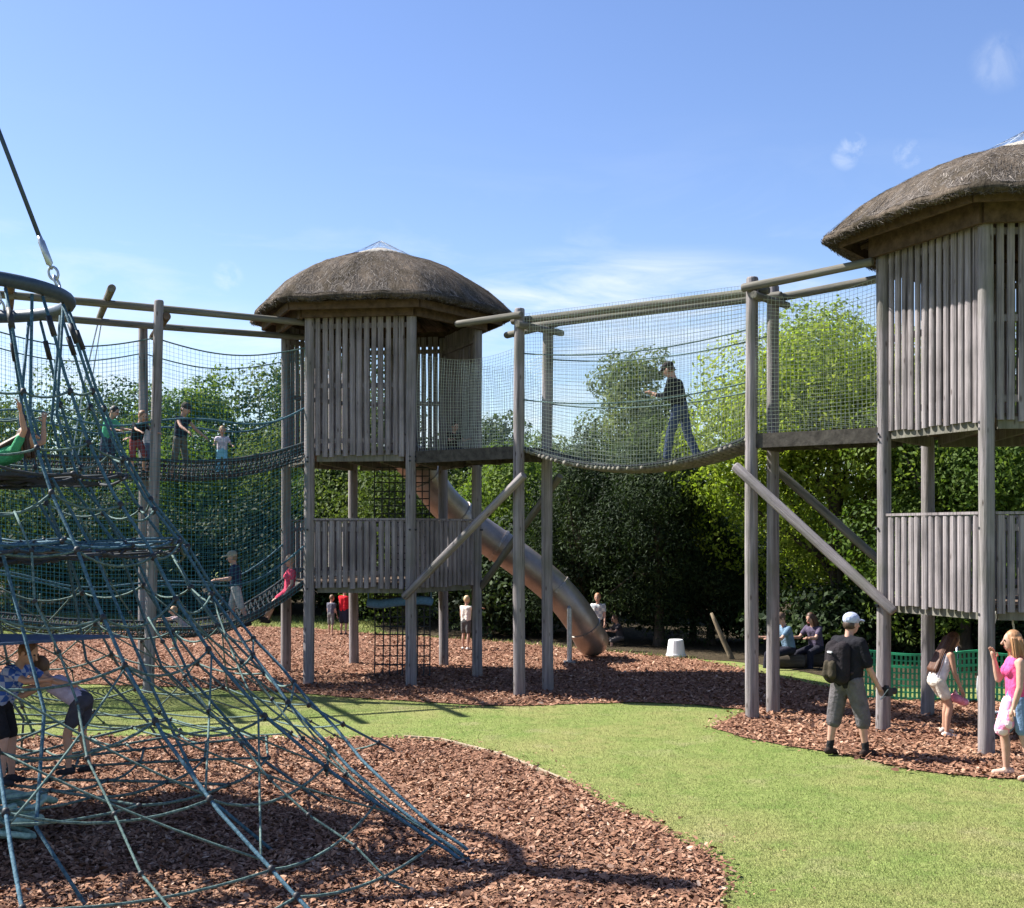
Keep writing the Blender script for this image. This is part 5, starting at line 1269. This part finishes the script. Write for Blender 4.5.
rb = ramp(nt, nb.outputs['Fac'], [(.36, (0, 0, 0)), (.68, (1, 1, 1))])
U = mth('DIVIDE', sx_.outputs[0], sx_.outputs[1]); V_ = mth('DIVIDE', sx_.outputs[2], sx_.outputs[1])
for (u0, v0, wu, wv, k_) in ((.10, .185, .24, .06, .75), (-.30, .15, .22, .05, .6), (.42, .17, .2, .07, .5)):   # low bands of soft cloud
    dd = mth('ADD', mth('POWER', mth('DIVIDE', mth('SUBTRACT', U, u0), wu), 2.0), mth('POWER', mth('DIVIDE', mth('SUBTRACT', V_, v0), wv), 2.0))
    mr = N(nt, 'ShaderNodeMapRange', interpolation_type='SMOOTHSTEP'); mr.inputs[1].default_value = 0; mr.inputs[2].default_value = 1; mr.inputs[3].default_value = k_; mr.inputs[4].default_value = 0
    nt.links.new(dd, mr.inputs[0]); fac = mth('MAXIMUM', fac, mth('MULTIPLY', mr.outputs[0], rb.outputs[0]))
hsv = N(nt, 'ShaderNodeHueSaturation'); hsv.inputs['Hue'].default_value = .512; hsv.inputs['Saturation'].default_value = 1.12; hsv.inputs['Value'].default_value = 1.0; nt.links.new(sky.outputs[0], hsv.inputs['Color'])
nt.links.new(fac, mx.inputs[0]); nt.links.new(hsv.outputs[0], mx.inputs[6]); mx.inputs[7].default_value = (5.2, 5.5, 5.9, 1)
nt.links.new(mx.outputs[2], bg.inputs[0]); bg.inputs[1].default_value = 0.073
sd = bpy.data.lights.new('sun', 'SUN'); sd.energy = 5.0; sd.angle = R(.53); sd.color = (1.0, .95, .87)
so = bpy.data.objects.new('sun', sd); COL.objects.link(so)
n_ = math.hypot(*saz); dv = Vector((-saz[0]/n_*math.cos(SUN_EL), -saz[1]/n_*math.cos(SUN_EL), -math.sin(SUN_EL)))
so.rotation_mode = 'QUATERNION'; so.rotation_quaternion = dv.to_track_quat('-Z', 'Y'); so.location = (-20, 10, 25)
cd = bpy.data.cameras.new('camera'); co = bpy.data.objects.new('view_camera', cd); COL.objects.link(co)
co.location = (0, 0, CH); co.rotation_euler = (R(90), 0, 0)
cd.sensor_width = 36; cd.sensor_fit = 'HORIZONTAL'; cd.lens = 36*F/1024; cd.shift_y = (HZ-454)/1024; cd.clip_end = 2000; cd.clip_start = .05
scn.camera = co
scn.view_settings.view_transform = 'Standard'; scn.view_settings.look = 'None'; scn.view_settings.gamma = 1; scn.view_settings.exposure = 1.5
scn.view_settings.use_curve_mapping = False
scn.cycles.max_bounces = 6; scn.cycles.transparent_max_bounces = 4; scn.cycles.diffuse_bounces = 3
